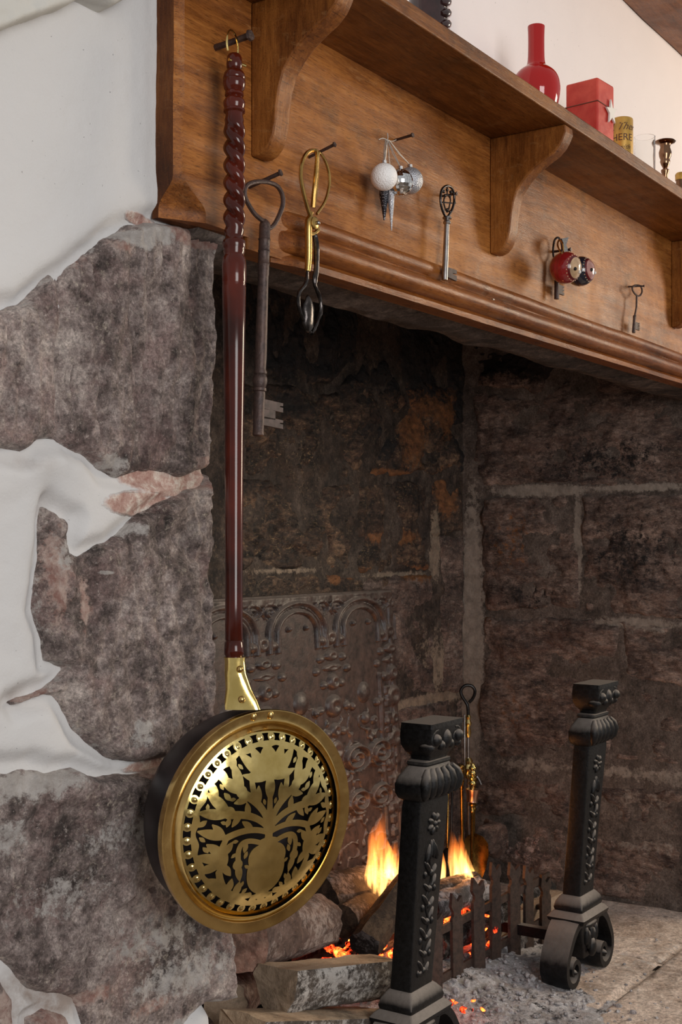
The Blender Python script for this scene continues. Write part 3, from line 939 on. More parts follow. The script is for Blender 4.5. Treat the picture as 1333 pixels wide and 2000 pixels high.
# rim ring
bb = MB()
zr = [(0.960, -0.006), (0.995, -0.006), (1.004, 0.000), (1.000, 0.0045), (0.985, 0.0048), (0.915, 0.0020), (0.900, 0.0030), (0.892, 0.000), (0.882, -0.0005), (0.868, 0.0015), (0.850, 0.0055), (0.838, 0.0080)]
n_ = 120; secs = [[(math.cos(2 * math.pi * j / n_) * r * RP, math.sin(2 * math.pi * j / n_) * r * RP, z) for j in range(n_)] for r, z in zr]
bb.loft(secs, 0, LM, cap=False)
bb.build('lid_rim', M['brass_rim'], wp, 60)
for dx in (-0.012, 0.012):
    bb = MB(); bb.ball((dx - 0.004, RP * 0.952, 0.0046), (0.0035, 0.005, 0.0022), 12, 8, LM); bb.build('rivet', M['brass_rim'], wp)
# bowl
bb = MB()
bp = [(0.955, -0.006), (0.965, -0.010), (0.955, -0.030), (0.93, -0.052), (0.87, -0.068), (0.75, -0.078), (0.5, -0.082), (0.02, -0.083)]
secs = [[(math.cos(2 * math.pi * j / 96) * r * RP, math.sin(2 * math.pi * j / 96) * r * RP, z) for j in range(96)] for r, z in bp]
bb.loft(secs, 0, LM, cap=False)
secs = [[(math.cos(2 * math.pi * j / 96) * r * RP * 0.97, math.sin(2 * math.pi * j / 96) * r * RP * 0.97, z + 0.003) for j in range(96)] for r, z in bp]
bb.loft(secs, 0, LM, cap=False)
bb.build('bowl', M['copper_dark'], wp, 50)

# pierced lid: distance field of the metal, cut by marching squares
GN = 300; L = 0.845
gx, gy = np.meshgrid(np.linspace(-L, L, GN), np.linspace(-L, L, GN), indexing='ij')
metal = np.full(gx.shape, -1.0)


def circ(cx, cy, r, rx=1.0, ry=1.0, rot=0):
    global metal
    for sgn in (1, -1):
        c_, s_ = math.cos(rot * sgn), math.sin(rot * sgn)
        x = gx - cx * sgn; y = gy - cy
        X = (x * c_ + y * s_) / rx; Y = (-x * s_ + y * c_) / ry
        metal = np.maximum(metal, (r - np.sqrt(X * X + Y * Y)) * min(rx, ry))


def stroke(pts, w0, w1):
    """tapered smooth stem, mirrored"""
    global metal
    P = np.array(pts, float); t = np.linspace(0, 1, 26)
    if len(P) == 3: Q = ((1 - t) ** 2)[:, None] * P[0] + (2 * t * (1 - t))[:, None] * P[1] + (t ** 2)[:, None] * P[2]
    else: Q = P[0] + t[:, None] * (P[1] - P[0])
    W_ = w0 + (w1 - w0) * t
    for sgn in (1, -1):
        for i in range(len(Q)):
            metal = np.maximum(metal, W_[i] - np.hypot(gx - Q[i, 0] * sgn, gy - Q[i, 1]))


def leaf(x0, y0, x1, y1, wd):
    global metal
    for sgn in (1, -1):
        ax, ay, bx, by = x0 * sgn, y0, x1 * sgn, y1
        ex, ey = bx - ax, by - ay; ll = math.hypot(ex, ey)
        t = np.clip(((gx - ax) * ex + (gy - ay) * ey) / ll ** 2, 0, 1)
        d = np.hypot(gx - ax - ex * t, gy - ay - ey * t)
        metal = np.maximum(metal, wd * np.sin(math.pi * np.clip(t * 0.86 + 0.10, 0, 1)) ** 0.9 - d)


# vase
circ(0, -0.40, 0.195, 1.0, 1.15); circ(0.08, -0.28, 0.115); circ(0, -0.14, 0.06, 1.7, 0.6); circ(0, -0.645, 0.06, 1.6, 0.5)
stroke([(0, -0.15), (0, 0.30)], 0.040, 0.022)
stroke([(0.09, -0.14), (0.34, -0.04), (0.30, -0.27)], 0.020, 0.024); circ(0.30, -0.31, 0.045); leaf(0.30, -0.31, 0.26, -0.46, 0.032)
# centre flower
circ(0, 0.56, 0.115, 0.8, 1.15); leaf(0.03, 0.42, 0.17, 0.70, 0.055); leaf(0.06, 0.42, 0.29, 0.66, 0.048); leaf(0.08, 0.41, 0.27, 0.47, 0.032); leaf(0.0, 0.24, 0.0, 0.46, 0.05)
stroke([(0.0, 0.30), (0.0, 0.45)], 0.026, 0.035)
# V stems with bulbs and leaves
stroke([(0.01, 0.02), (0.07, 0.20), (0.27, 0.31)], 0.026, 0.036); circ(0.29, 0.33, 0.050); leaf(0.13, 0.19, 0.12, 0.36, 0.036); leaf(0.29, 0.33, 0.36, 0.58, 0.045); leaf(0.36, 0.52, 0.36, 0.66, 0.035)
leaf(0.30, 0.33, 0.48, 0.46, 0.050); leaf(0.42, 0.42, 0.52, 0.55, 0.040); leaf(0.22, 0.27, 0.36, 0.24, 0.030)
stroke([(0.01, -0.02), (0.14, 0.13), (0.38, 0.14)], 0.024, 0.032); circ(0.41, 0.16, 0.052); leaf(0.22, 0.12, 0.24, 0.23, 0.028); leaf(0.42, 0.17, 0.60, 0.34, 0.046); leaf(0.43, 0.14, 0.68, 0.18, 0.044); leaf(0.30, 0.14, 0.38, 0.04, 0.028)
stroke([(0.03, -0.05), (0.24, 0.03), (0.44, -0.06)], 0.022, 0.028); leaf(0.18, 0.0, 0.28, 0.07, 0.026); leaf(0.44, -0.05, 0.68, 0.02, 0.042); leaf(0.45, -0.04, 0.56, 0.07, 0.030)
leaf(0.16, 0.24, 0.20, 0.48, 0.026); leaf(0.52, 0.30, 0.58, 0.44, 0.034)
# side flowers
stroke([(0.43, -0.06), (0.47, -0.15)], 0.024, 0.024)
circ(0.46, -0.25, 0.070, 0.85, 1.3); leaf(0.46, -0.2, 0.60, -0.10, 0.040); leaf(0.48, -0.25, 0.68, -0.20, 0.042); leaf(0.48, -0.3, 0.66, -0.34, 0.040); leaf(0.44, -0.2, 0.37, -0.10, 0.032); leaf(0.44, -0.3, 0.36, -0.40, 0.032)
# lower leaves and scrolls
stroke([(0.14, -0.62), (0.40, -0.64), (0.47, -0.36)], 0.026, 0.028); leaf(0.28, -0.60, 0.26, -0.48, 0.036); leaf(0.36, -0.56, 0.34, -0.44, 0.034); leaf(0.42, -0.50, 0.58, -0.42, 0.042); leaf(0.38, -0.57, 0.52, -0.54, 0.038); leaf(0.30, -0.60, 0.40, -0.68, 0.036); leaf(0.20, -0.62, 0.22, -0.73, 0.036); leaf(0.10, -0.64, 0.08, -0.73, 0.034)
rr = np.hypot(gx, gy); aa = np.arctan2(gy, gx)
# scalloped border that ties the tips together
metal = np.maximum(metal, 0.022 - np.abs(rr - (0.712 + 0.012 * np.cos(aa * 22))))
# fill the wider openings with little leaves growing from the nearest metal
metal += 0.003
stp = 2 * L / (GN - 1)
for _ in range(46):
    mm = np.where((rr < 0.70) & (gx > 0.0), metal, 1.0)
    i_, j_ = np.unravel_index(np.argmin(mm), mm.shape); dd = -mm[i_, j_]
    if dd < 0.030: break
    gxx = (metal[i_ + 3, j_] - metal[i_ - 3, j_]); gyy = (metal[i_, j_ + 3] - metal[i_, j_ - 3]); gl = math.hypot(gxx, gyy) + 1e-6
    px_, py_ = gx[i_, j_], gy[i_, j_]; k1_ = ((_ * 37) % 7 - 3) * 0.16
    dx_, dy_ = gxx / gl, gyy / gl
    if gl < 0.2 * stp: dx_, dy_ = -px_ / math.hypot(px_, py_), -py_ / math.hypot(px_, py_)
    leaf(px_ + dx_ * dd * 1.25, py_ + dy_ * dd * 1.25, px_ - dx_ * dd * 0.35 - dy_ * k1_ * dd, py_ - dy_ * dd * 0.35 + dx_ * k1_ * dd, max(0.016, dd * 0.50))
d_in = np.where(rr < 0.72, metal, 1.0)
band = np.minimum(0.800 - rr, rr - 0.738)         # >0 inside the slotted band
NS = 40
ph = (aa / (2 * math.pi) * NS) % 1 - 0.5
cd_ = np.hypot(ph / NS * 2 * math.pi * 0.768, rr - 0.768)
d_band = np.where(band > -0.03, np.maximum(-band, 0.038 - cd_), 1.0)
d = np.minimum(np.where(rr < 0.73, d_in, 1.0), d_band)
d = np.minimum(d, L - 0.002 - rr)


def dome(x, y):
    r2 = x * x + y * y
    return 0.0215 - 0.020 * (r2 / (0.845 ** 2)) ** 1.5 + 0.0008


def lid_mesh(d):
    step = 2 * L / (GN - 1)
    vid = {}; V = []; F = []; B = []
    def vert(k, x, y):
        if k in vid: return vid[k]
        V.append((x, y)); vid[k] = len(V) - 1; return vid[k]
    X = -L + step * np.arange(GN); dl = d.tolist()
    for i in range(GN - 1):
        r0, r1 = dl[i], dl[i + 1]; x0 = X[i]
        for j in range(GN - 1):
            a, b_, c, e = r0[j], r1[j], r1[j + 1], r0[j + 1]
            if a <= 0 and b_ <= 0 and c <= 0 and e <= 0: continue
            y0 = X[j]
            if a > 0 and b_ > 0 and c > 0 and e > 0:
                F.append([vert((i, j), x0, y0), vert((i + 1, j), x0 + step, y0), vert((i + 1, j + 1), x0 + step, y0 + step), vert((i, j + 1), x0, y0 + step)]); continue
            cs = [(i, j, x0, y0, a), (i + 1, j, x0 + step, y0, b_), (i + 1, j + 1, x0 + step, y0 + step, c), (i, j + 1, x0, y0 + step, e)]
            poly = []; cut = []
            for q in range(4):
                p, s = cs[q], cs[(q + 1) % 4]
                if p[4] > 0: poly.append(vert((p[0], p[1]), p[2], p[3]))
                if (p[4] > 0) != (s[4] > 0):
                    t = p[4] / (p[4] - s[4]); k = ('e',) + tuple(sorted(((p[0], p[1]), (s[0], s[1]))))
                    vi = vert(k, p[2] + (s[2] - p[2]) * t, p[3] + (s[3] - p[3]) * t)
                    poly.append(vi); cut.append((vi, p[4] > 0))
            if len(poly) >= 3: F.append(poly)
            if len(cut) == 2:
                o_, i_ = (cut[0][0], cut[1][0]) if cut[0][1] else (cut[1][0], cut[0][0])
                B.append((o_, i_))
    return V, F, B


V2, F2, B2 = lid_mesh(d)
me = bpy.data.meshes.new('pierced_plate'); nv = len(V2); TH_ = 0.0016
dots = []
for k in range(NS):
    th_ = (k) / NS * 2 * math.pi + 0.0
    dots.append((0.768 * math.cos(th_), 0.768 * math.sin(th_)))
VA = np.array(V2); A_ = np.arctan2(VA[:, 1], VA[:, 0]); Rr = np.hypot(VA[:, 0], VA[:, 1])
phv = ((A_ / (2 * math.pi) * NS + 0.5) % 1) - 0.5
# embossed little bosses between the slots
cdv = np.hypot((((A_ / (2 * math.pi) * NS) % 1) - 0.5) / NS * 2 * math.pi * 0.768, Rr - 0.768)
zt = dome(VA[:, 0], VA[:, 1]) + 0.0012 * np.clip(1 - (cdv / 0.02) ** 2, 0, 1)
zt = zt + 0.0006 * fbm(VA[:, 0] * 4, VA[:, 1] * 4, 3, 3)
top = [(x * RP, y * RP, z) for (x, y), z in zip(V2, zt)]
bot = [(x * RP, y * RP, z - TH_) for (x, y), z in zip(V2, zt)]
VS = top + bot; FS = [list(f) for f in F2] + [[i + nv for i in f[::-1]] for f in F2]
# bevelled cut edges with vertices of their own
for a, b_ in B2:
    k = len(VS)
    VS += [top[a], top[b_], bot[b_], bot[a]]
    FS.append([k, k + 1, k + 2, k + 3])
LCv = Vector(wp.location)
me.from_pydata([tuple(LM @ Vector(p) - LCv) for p in VS], [], FS)
me.materials.append(M['brass'])
me.polygons.foreach_set('use_smooth', np.array([True] * (2 * len(F2)) + [False] * len(B2)))
me.update()
link(bpy.data.objects.new('pierced_plate', me), wp)

# ================================================================== NAILS
def nail(name, u, v, Y0, Y1, r, label, drop=0.0, side=0.0, mat='old_iron'):
    a = Vector(PY(u, v, Y0)); bpt = a + Vector((side, Y1 - Y0, -drop))
    bb = MB(); bb.tube([a + Vector((0, 0.012, 0)), a, (a + bpt) / 2, bpt], [r, r, r * 0.95, r], 8)
    dd = (bpt - a).normalized()
    bb.tube([bpt, bpt + dd * r * 0.8], [r * 1.7, r * 1.5], 8)
    o = bb.build(name, M[mat], None, 30, jitter=(300, r * 0.2))
    return tag(o, label, 'nail')


nail('iron_nail', 421, 93, 0.0, -0.052, 0.0042, 'thick rusty nail carrying the warming pan near the left end of the board', -0.004, 0.002)
nail('iron_nail', 487, 365, 0.0, -0.045, 0.0028, 'rusty nail through the bow of the longest iron key', -0.012, 0.006)
nail('iron_nail', 604, 307, 0.0, -0.042, 0.0022, 'dark nail holding the brass tongs', -0.010, 0.0)
nail('iron_nail', 771, 274, 0.0, -0.035, 0.0022, 'small nail from which the white and silver baubles hang', -0.0, -0.006)
nail('iron_nail', 864, 383, 0.0, -0.026, 0.0020, 'nail under the ornate openwork key', -0.0, 0.0)
nail('iron_nail', 1080, 492, 0.0, -0.036, 0.0024, 'nail behind the red painted ball', -0.0, 0.0)
nail('iron_nail', 1228, 560, 0.0, -0.030, 0.0018, 'thin nail through the bow of the smallest key at the right', -0.0, 0.012)

# ================================================================== KEYS AND TONGS
def tpx(bb, pts, r, n=8, closed=False, flat=None):
    """tube through (u, v, Y); r in photo pixels at its distance"""
    P = [PY(*p) for p in pts]
    rr_ = r if isinstance(r, (list, tuple)) else [r] * len(P)
    bb.tube(P, [rr_[i] * depth(P[i]) / 2500 for i in range(len(P))], n, closed=closed, flat=flat)


def smooth(pts, k=4, closed=False):
    P = [np.array(p, float) for p in pts]; out = []; N = len(P)
    rng = range(N) if closed else range(N - 1)
    for i in rng:
        p0 = P[(i - 1) % N] if closed or i > 0 else P[i]; p1 = P[i]; p2 = P[(i + 1) % N]
        p3 = P[(i + 2) % N] if closed or i + 2 < N else p2
        for t in np.linspace(0, 1, k, endpoint=False):
            out.append(0.5 * ((2 * p1) + (p2 - p0) * t + (2 * p0 - 5 * p1 + 4 * p2 - p3) * t * t + (3 * p1 - p0 - 3 * p2 + p3) * t ** 3))
    if not closed: out.append(P[-1])
    return out


Yk = -0.034
k1 = thing('iron_key', 'very long rusty iron key with open oval bow hanging right of the twisted handle', 'key', PY(517, 430, Yk))
bb = MB()
tpx(bb, smooth([(519, 436, Yk), (498, 418, Yk), (482, 392, Yk), (478, 374, Yk), (484, 361, Yk), (502, 355, Yk), (524, 356, Yk), (541, 363, Yk), (551, 378, Yk), (553, 398, Yk), (546, 420, Yk), (535, 440, Yk), (524, 446, Yk)], 4, True), 4.6, 8, True)
bb.build('bow', M['old_iron'], k1, 40)
bb = MB()
A0 = Vector(PY(518, 428, Yk)); A1 = Vector(PY(504.5, 852, Yk)); Mk = frame(A0, A1); LK = (A1 - A0).length
zz = lambda v: (v - 428) / (852 - 428) * LK
pk_ = [(428, 3), (434, 9), (440, 11), (466, 11.2), (468, 12.4), (470, 11.2), (489, 11.2), (491, 12.4), (493, 11.2), (514, 11.2), (516, 12.4), (518, 11.2), (537, 11.2), (540, 10.4), (560, 10.6), (700, 12), (715, 11.5), (722, 11), (727, 13.2), (731, 13), (733, 11.5), (738, 14),
       (745, 14.6), (752, 13.6), (757, 11.5), (759, 13.3), (764, 13.3), (766, 11), (770, 11.3), (845, 10.6), (847, 11.5), (850, 11), (852, 8)]
bb.lathe([(zz(v), r * 1.62 / 2500) for v, r in pk_], 18, 0, Mk)
bb.build('shank', M['old_iron'], k1, 40)
bb = MB()
for (v0, v1) in [(779, 806), (813, 838)]:
    c0 = PY(512, v0, Yk); c1 = PY(551, v1, Yk)
    w_ = c1[0] - c0[0]; h_ = c0[2] - c1[2]
    bb.prism([(0, 0), (w_, -0.002), (w_, -h_ * 0.40), (w_ * 0.84, -h_ * 0.42), (w_ * 0.84, -h_ * 0.54), (w_, -h_ * 0.56), (w_, -h_), (0, -h_ + 0.002)], c0 + np.array([0, -0.002, 0]), (1, 0, 0), (0, 0, 1), (0, 0.005, 0))
c0 = PY(512, 804, Yk); c1 = PY(536, 815, Yk); bb.box(((c0[0] + c1[0]) / 2, Yk, (c0[2] + c1[2]) / 2), ((c1[0] - c0[0]) / 2, 0.002, 0.006))
bb.build('bit', M['key_bit'], k1, 20)

# brass tongs
Yt = -0.036
tg = thing('tongs', 'brass scissor-handled tongs with blackened claw ends hanging under the board', 'tongs', PY(612, 440, Yt))
bb = MB(); tpx(bb, smooth([(606, 420, Yt), (600, 402, Yt), (592, 370, Yt), (588, 342, Yt), (591, 316, Yt), (600, 299, Yt), (612, 294, Yt), (620, 299, Yt - .004), (618, 330, Yt - .004), (614, 370, Yt - .004), (611, 405, Yt)], 4), [4.2] * 41, 8)
tg1 = bb.build('finger_loop', M['brass_old'], tg, 40)
bb = MB(); tpx(bb, smooth([(619, 418, Yt), (634, 396, Yt), (642, 370, Yt), (644, 345, Yt), (638, 320, Yt), (629, 303, Yt), (622, 300, Yt), (621, 330, Yt + .004), (618, 370, Yt + .004), (614, 405, Yt + .002)], 4), 3.0, 8)
bb.build('finger_loop', M['brass_old'], tg, 40)
bb = MB(); tpx(bb, smooth([(608, 415, Yt), (606, 424, Yt), (603, 436, Yt), (603, 470, Yt), (603, 505, Yt), (601, 530, Yt)], 3), [5, 5, 5, 6, 7, 7.5, 7.5, 7.5, 7.4, 7.3, 7.2, 7.1, 7, 6.5, 6, 5.5], 10)
P_ = PY(613, 436, Yt - 0.003); bb.lathe([(-0.003, 0.0075), (0.003, 0.0085), (0.0045, 0.006)], 14, 0, frame(P_, P_ + np.array([0, -1, 0]), (0, 0, 1)))
tpx(bb, [(618, 440, Yt), (621, 450, Yt), (615, 456, Yt), (606, 458, Yt)], [5, 5, 4, 4], 8)
bb.build('arm', M['brass_old'], tg, 40)
bb = MB(); bb.ball(P_ + np.array([0.002, -0.006, 0]), 0.003, 10, 7); bb.build('rivet', M['steel'], tg)
bb = MB()
tpx(bb, smooth([(615, 457, Yt), (618, 475, Yt), (619, 520, Yt), (615, 550, Yt), (618, 562, Yt), (626, 585, Yt), (627, 605, Yt), (622, 625, Yt), (614, 642, Yt), (609, 652, Yt)], 3), [3.5] + [5.5] * 9 + [4] * 18, 8, flat=(1, 1))
tpx(bb, smooth([(601, 528, Yt), (600, 545, Yt), (596, 557, Yt), (586, 570, Yt), (583, 590, Yt), (588, 612, Yt), (598, 632, Yt), (606, 650, Yt)], 3), 3.6, 8)
cl = bb.build('claw', M['dark_steel'], tg, 40, jitter=(200, 0.0010))
bb = MB(); c = Vector(PY(602, 614, Yt)); bb.ball(c, (0.012, 0.005, 0.025), 12, 9)
bb.build('gripping_plate', M['dark_steel'], tg, 60, jitter=(120, 0.003))

# ornate key
Yo = -0.022
k2 = thing('iron_key', 'steel key with ornate openwork bow hanging beside the baubles', 'key', PY(875, 430, Yo))
bb = MB()
tpx(bb, smooth([(873, 424, Yo), (864, 408, Yo), (861, 388, Yo), (864, 370, Yo), (874, 363, Yo), (884, 369, Yo), (888, 388, Yo), (884, 408, Yo)], 4, True), 2.6, 8, True)
tpx(bb, smooth([(874, 414, Yo), (868, 400, Yo), (868, 388, Yo), (874, 380, Yo), (880, 388, Yo), (879, 400, Yo)], 4, True), 1.7, 6, True)
for (u, v) in [(867, 374), (874, 371), (881, 375), (870, 382), (879, 383), (866, 412), (880, 414), (874, 410), (887, 378), (888, 396)]:
    bb.ball(PY(u, v, Yo), 0.0028, 8, 6)
tpx(bb, [(864, 395, Yo), (884, 397, Yo)], 1.4, 6); tpx(bb, [(874, 364, Yo), (874, 381, Yo)], 1.6, 6)
bb.build('bow', M['dark_steel'], k2, 50)
bb = MB(); A0 = Vector(PY(874, 423, Yo)); A1 = Vector(PY(869, 547, Yo)); Mk = frame(A0, A1); LK = (A1 - A0).length
bb.lathe([(LK * t, r * 2.07 / 2500) for t, r in [(0, 4), (.01, 8.5), (.035, 9), (.045, 5.5), (.07, 6), (.085, 7.5), (.11, 7.5), (.125, 5), (.3, 5.2), (.6, 5.6), (1, 5.8)]], 14, 0, Mk)
bb.build('shank', M['steel'], k2, 40)
c0 = PY(874, 521, Yo); c1 = PY(893, 549, Yo); w_ = c1[0] - c0[0]; h_ = c0[2] - c1[2]
bb = MB(); bb.prism([(0, 0), (w_, 0), (w_, -h_ * .35), (w_ * .6, -h_ * .38), (w_ * .6, -h_ * .5), (w_, -h_ * .52), (w_, -h_), (0, -h_ * .9)], c0, (1, 0, 0), (0, 0, 1), (0, 0.004, 0)); bb.build('bit', M['key_bit'], k2, 20)

# key behind the red ball
Yr = -0.016
k3 = thing('iron_key', 'dark iron key mostly hidden behind the red painted ball', 'key', PY(1090, 540, Yr))
bb = MB(); tpx(bb, smooth([(1088, 512, Yr), (1081, 496, Yr), (1083, 472, Yr), (1090, 464, Yr), (1097, 474, Yr), (1098, 496, Yr)], 4, True), 2.2, 6, True); bb.build('bow', M['dark_steel'], k3)
bb = MB(); tpx(bb, [(1089, 508, Yr), (1088.5, 540, Yr), (1088, 584, Yr)], 5.0, 10); bb.build('shank', M['old_iron'], k3)
c0 = PY(1092, 555, Yr); c1 = PY(1103, 577, Yr); w_ = c1[0] - c0[0]; h_ = c0[2] - c1[2]
bb = MB(); bb.prism([(0, 0), (w_, 0), (w_, -h_ * .2), (w_ * .7, -h_ * .22), (w_ * .7, -h_ * .33), (w_, -h_ * .35), (w_, -h_ * .55), (w_ * .7, -h_ * .57), (w_ * .7, -h_ * .68), (w_, -h_ * .7), (w_, -h_), (0, -h_)], c0, (1, 0, 0), (0, 0, 1), (0, 0.004, 0)); bb.build('bit', M['key_bit'], k3, 20)

# smallest key
Ys = -0.018
k4 = thing('iron_key', 'small slender rusty key hanging alone at the right of the board', 'key', PY(1243, 600, Ys))
bb = MB(); tpx(bb, smooth([(1246, 578, Ys), (1238, 570, Ys), (1236, 561, Ys), (1243, 557, Ys), (1252, 559, Ys), (1255, 568, Ys), (1252, 576, Ys)], 4, True), 1.9, 6, True); bb.build('bow', M['old_iron'], k4)
bb = MB(); tpx(bb, [(1244.5, 577, Ys), (1244, 600, Ys), (1241, 616, Ys), (1240.6, 617, Ys), (1240.5, 620, Ys), (1240, 622, Ys), (1238.5, 650, Ys)], [2, 2, 2, 3.6, 3.6, 3, 3.6], 8); bb.build('shank', M['old_iron'], k4)
c0 = PY(1242, 628, Ys); c1 = PY(1251, 646, Ys); w_ = c1[0] - c0[0]; h_ = c0[2] - c1[2]
poly = [(0, 0)]
for i in range(5): poly += [(w_, -h_ * i / 5), (w_, -h_ * (i + .5) / 5), (w_ * .5, -h_ * (i + .52) / 5), (w_ * .5, -h_ * (i + .98) / 5)]
poly += [(w_, -h_), (0, -h_)]
bb = MB(); bb.prism(poly, c0, (1, 0, 0), (0, 0, 1), (0, 0.003, 0)); bb.build('bit', M['key_bit'], k4, 20)

# ================================================================== CHRISTMAS BAUBLES
def m_glitter(name, c, rough, metal, spark=(1, 1, 1), amt=0.35, sc=520):
    n = NT(name)
    f = n.noise(sc, 2, 0.5)
    col = n.mix(n.ramp(f, [(0.55, 0.0), (0.62, amt)]), c, spark)
    return n.done(col, rough, metal, n.bump(f, 0.8, 0.002))


M['glit_white'] = m_glitter('white_glitter', (0.93, 0.91, 0.90), 0.45, 0)
M['glit_silver'] = m_glitter('silver_glitter', (0.45, 0.46, 0.50), 0.35, 0.6)
M['glit_black'] = m_glitter('black_glitter', (0.02, 0.02, 0.028), 0.3, 0.5, (0.6, 0.6, 0.65), 0.6)
M['mirror'] = plain('mirror_tile', (0.85, 0.87, 0.88), 0.06, 1.0)
M['silver'] = plain('silver_cap', (0.75, 0.75, 0.76), 0.2, 1.0)
M['thread'] = plain('silver_thread', (0.42, 0.40, 0.38), 0.4, 0.6)
NP = PY(757, 272, -0.030)


def bauble(name, u, v, Y, rpx, mat, label, top_u, facets=False):
    c = Vector(PY(u, v, Y)); r = rpx * depth(c) / 2500
    t = thing(name, label, 'bauble', c, 'christmas baubles on one nail')
    if facets:
        bb = MB(); bb.ball(c, r * 0.97, 24, 16); bb.build('ball', M['silver'], t)
        bb = MB(); nr = 13
        for i in range(1, nr):
            th0 = math.pi * (i) / nr - math.pi / nr / 2; nn = max(6, int(2 * math.pi * math.sin(th0 + math.pi / nr / 2) / (math.pi / nr)))
            for j in range(nn):
                a0, a1 = 2 * math.pi * (j + .06) / nn, 2 * math.pi * (j + .94) / nn
                t0, t1 = th0 + .04 * math.pi / nr, th0 + .96 * math.pi / nr
                sp_ = lambda th, a, R_: c + Vector((math.sin(th) * math.cos(a), math.sin(th) * math.sin(a), math.cos(th))) * R_
                rr1 = r * (1.01 + random.uniform(-.004, .004))
                top_ = [sp_(t0, a0, rr1), sp_(t0, a1, rr1), sp_(t1, a1, rr1), sp_(t1, a0, rr1)]
                bt = [sp_(t0, a0, r * .97), sp_(t0, a1, r * .97), sp_(t1, a1, r * .97), sp_(t1, a0, r * .97)]
                bb.add(top_ + bt, [(0, 1, 2, 3), (0, 4, 5, 1), (1, 5, 6, 2), (2, 6, 7, 3), (3, 7, 4, 0)])
        o = bb.build('mirror_tile', M['mirror'], t, 5); o['kind'] = 'stuff'
    else:
        bb = MB(); bb.ball(c, r, 32, 20); bb.build('ball', mat, t, 0)
    top = c + Vector((0, 0, r))
    bb = MB(); bb.lathe([(0, 0.004), (0.004, 0.004), (0.005, 0.002)], 10, 0, Matrix.Translation(top)); bb.build('cap', M['silver'], t)
    bb = MB(); p1 = Vector(NP) + Vector((top_u, 0, 0))
    for k in (-1, 1): bb.tube([top + Vector((0, 0, 0.004)), (top + p1) / 2 + Vector((0.003 * k, 0, 0)), p1], 0.0006, 5)
    bb.build('string', M['thread'], t)
    return t


bauble('white_bauble', 750.5, 345.5, -0.042, 26.5, M['glit_white'], 'round white frosted glitter bauble', -0.004)
bauble('mirror_bauble', 782, 356, -0.038, 25.5, None, 'mirror-tiled silver bauble between the white and silver ones', 0.0, True)
bauble('silver_bauble', 801, 353, -0.024, 26, M['glit_silver'], 'silver glitter bauble at the right behind the mirror-tiled one', 0.004)
for nm_, u, v0, v1, rp, mt, lb in [('black_icicle', 751, 340, 430, 9, 'glit_black', 'black glitter icicle drop under the white bauble'), ('silver_icicle', 764, 345, 450, 6.5, 'glit_silver', 'slim silver glitter icicle drop under the white bauble')]:
    Y = -0.018 if nm_[0] == 'b' else -0.026
    A0 = Vector(PY(u, v0, Y)); A1 = Vector(PY(u + (0 if nm_[0] == 'b' else 1), v1, Y)); Lk = (A1 - A0).length
    t = thing(nm_, lb, 'ornament', A0)
    r_ = rp * 1.95 / 2500
    bb = MB(); bb.lathe([(0, r_ * .4), (Lk * .08, r_ * .8), (Lk * .3, r_), (Lk * .45, r_ * .97), (Lk * .75, r_ * .5), (Lk, r_ * .18)], 14, 0, frame(A0, A1), lambda z, r, th: r * (1 + 0.10 * math.cos(4 * th + z * 300)))
    bb.build('drop', M[mt], t, 60)
    bb = MB(); bb.tube([A0, (A0 + Vector(NP)) / 2, Vector(NP)], 0.0006, 5); bb.build('string', M['thread'], t)
# twisted wire bow tied over the nail
bb = MB()
tpx(bb, smooth([(740, 273, -.03), (748, 270, -.03), (757, 274, -.03), (766, 276, -.028), (774, 273, -.025)], 3), 1.1, 5)
tpx(bb, smooth([(757, 276, -.03), (758, 268, -.03), (757, 260, -.03)], 3), 1.1, 5)
tpx(bb, smooth([(757, 276, -.03), (752, 300, -.03), (754, 318, -.03)], 3), .9, 5)
o = bb.build('silver_thread', M['thread']); tag(o, 'knotted silver thread tied on the nail above the baubles', 'thread')

# ================================================================== PAINTED BALLS (red and dark)
M['red_lacquer'] = plain('red_lacquer', (0.26, 0.012, 0.014), 0.12, 0, 40, 0.05, 0.2, Coat_Weight=0.7, Coat_Roughness=0.04)
M['navy_lacquer'] = plain('navy_lacquer', (0.012, 0.016, 0.028), 0.12, 0, 40, 0.05, 0.2, Coat_Weight=0.7, Coat_Roughness=0.04)
M['cream_face'] = plain('cream_paint', (0.50, 0.33, 0.19), 0.15, 0, 80, 0.1, 0.25, Coat_Weight=0.7)
M['pink_face'] = plain('pink_paint', (0.42, 0.21, 0.18), 0.15, 0, 80, 0.1, 0.25, Coat_Weight=0.7)
M['maroon'] = plain('maroon_paint', (0.10, 0.008, 0.010), 0.2)
M['trim_gold'] = plain('trim_paint', (0.55, 0.36, 0.22), 0.3)
M['black_dot'] = plain('black_paint', (0.012, 0.011, 0.010), 0.2)
M['white_dot'] = plain('white_paint', (0.75, 0.72, 0.68), 0.2)


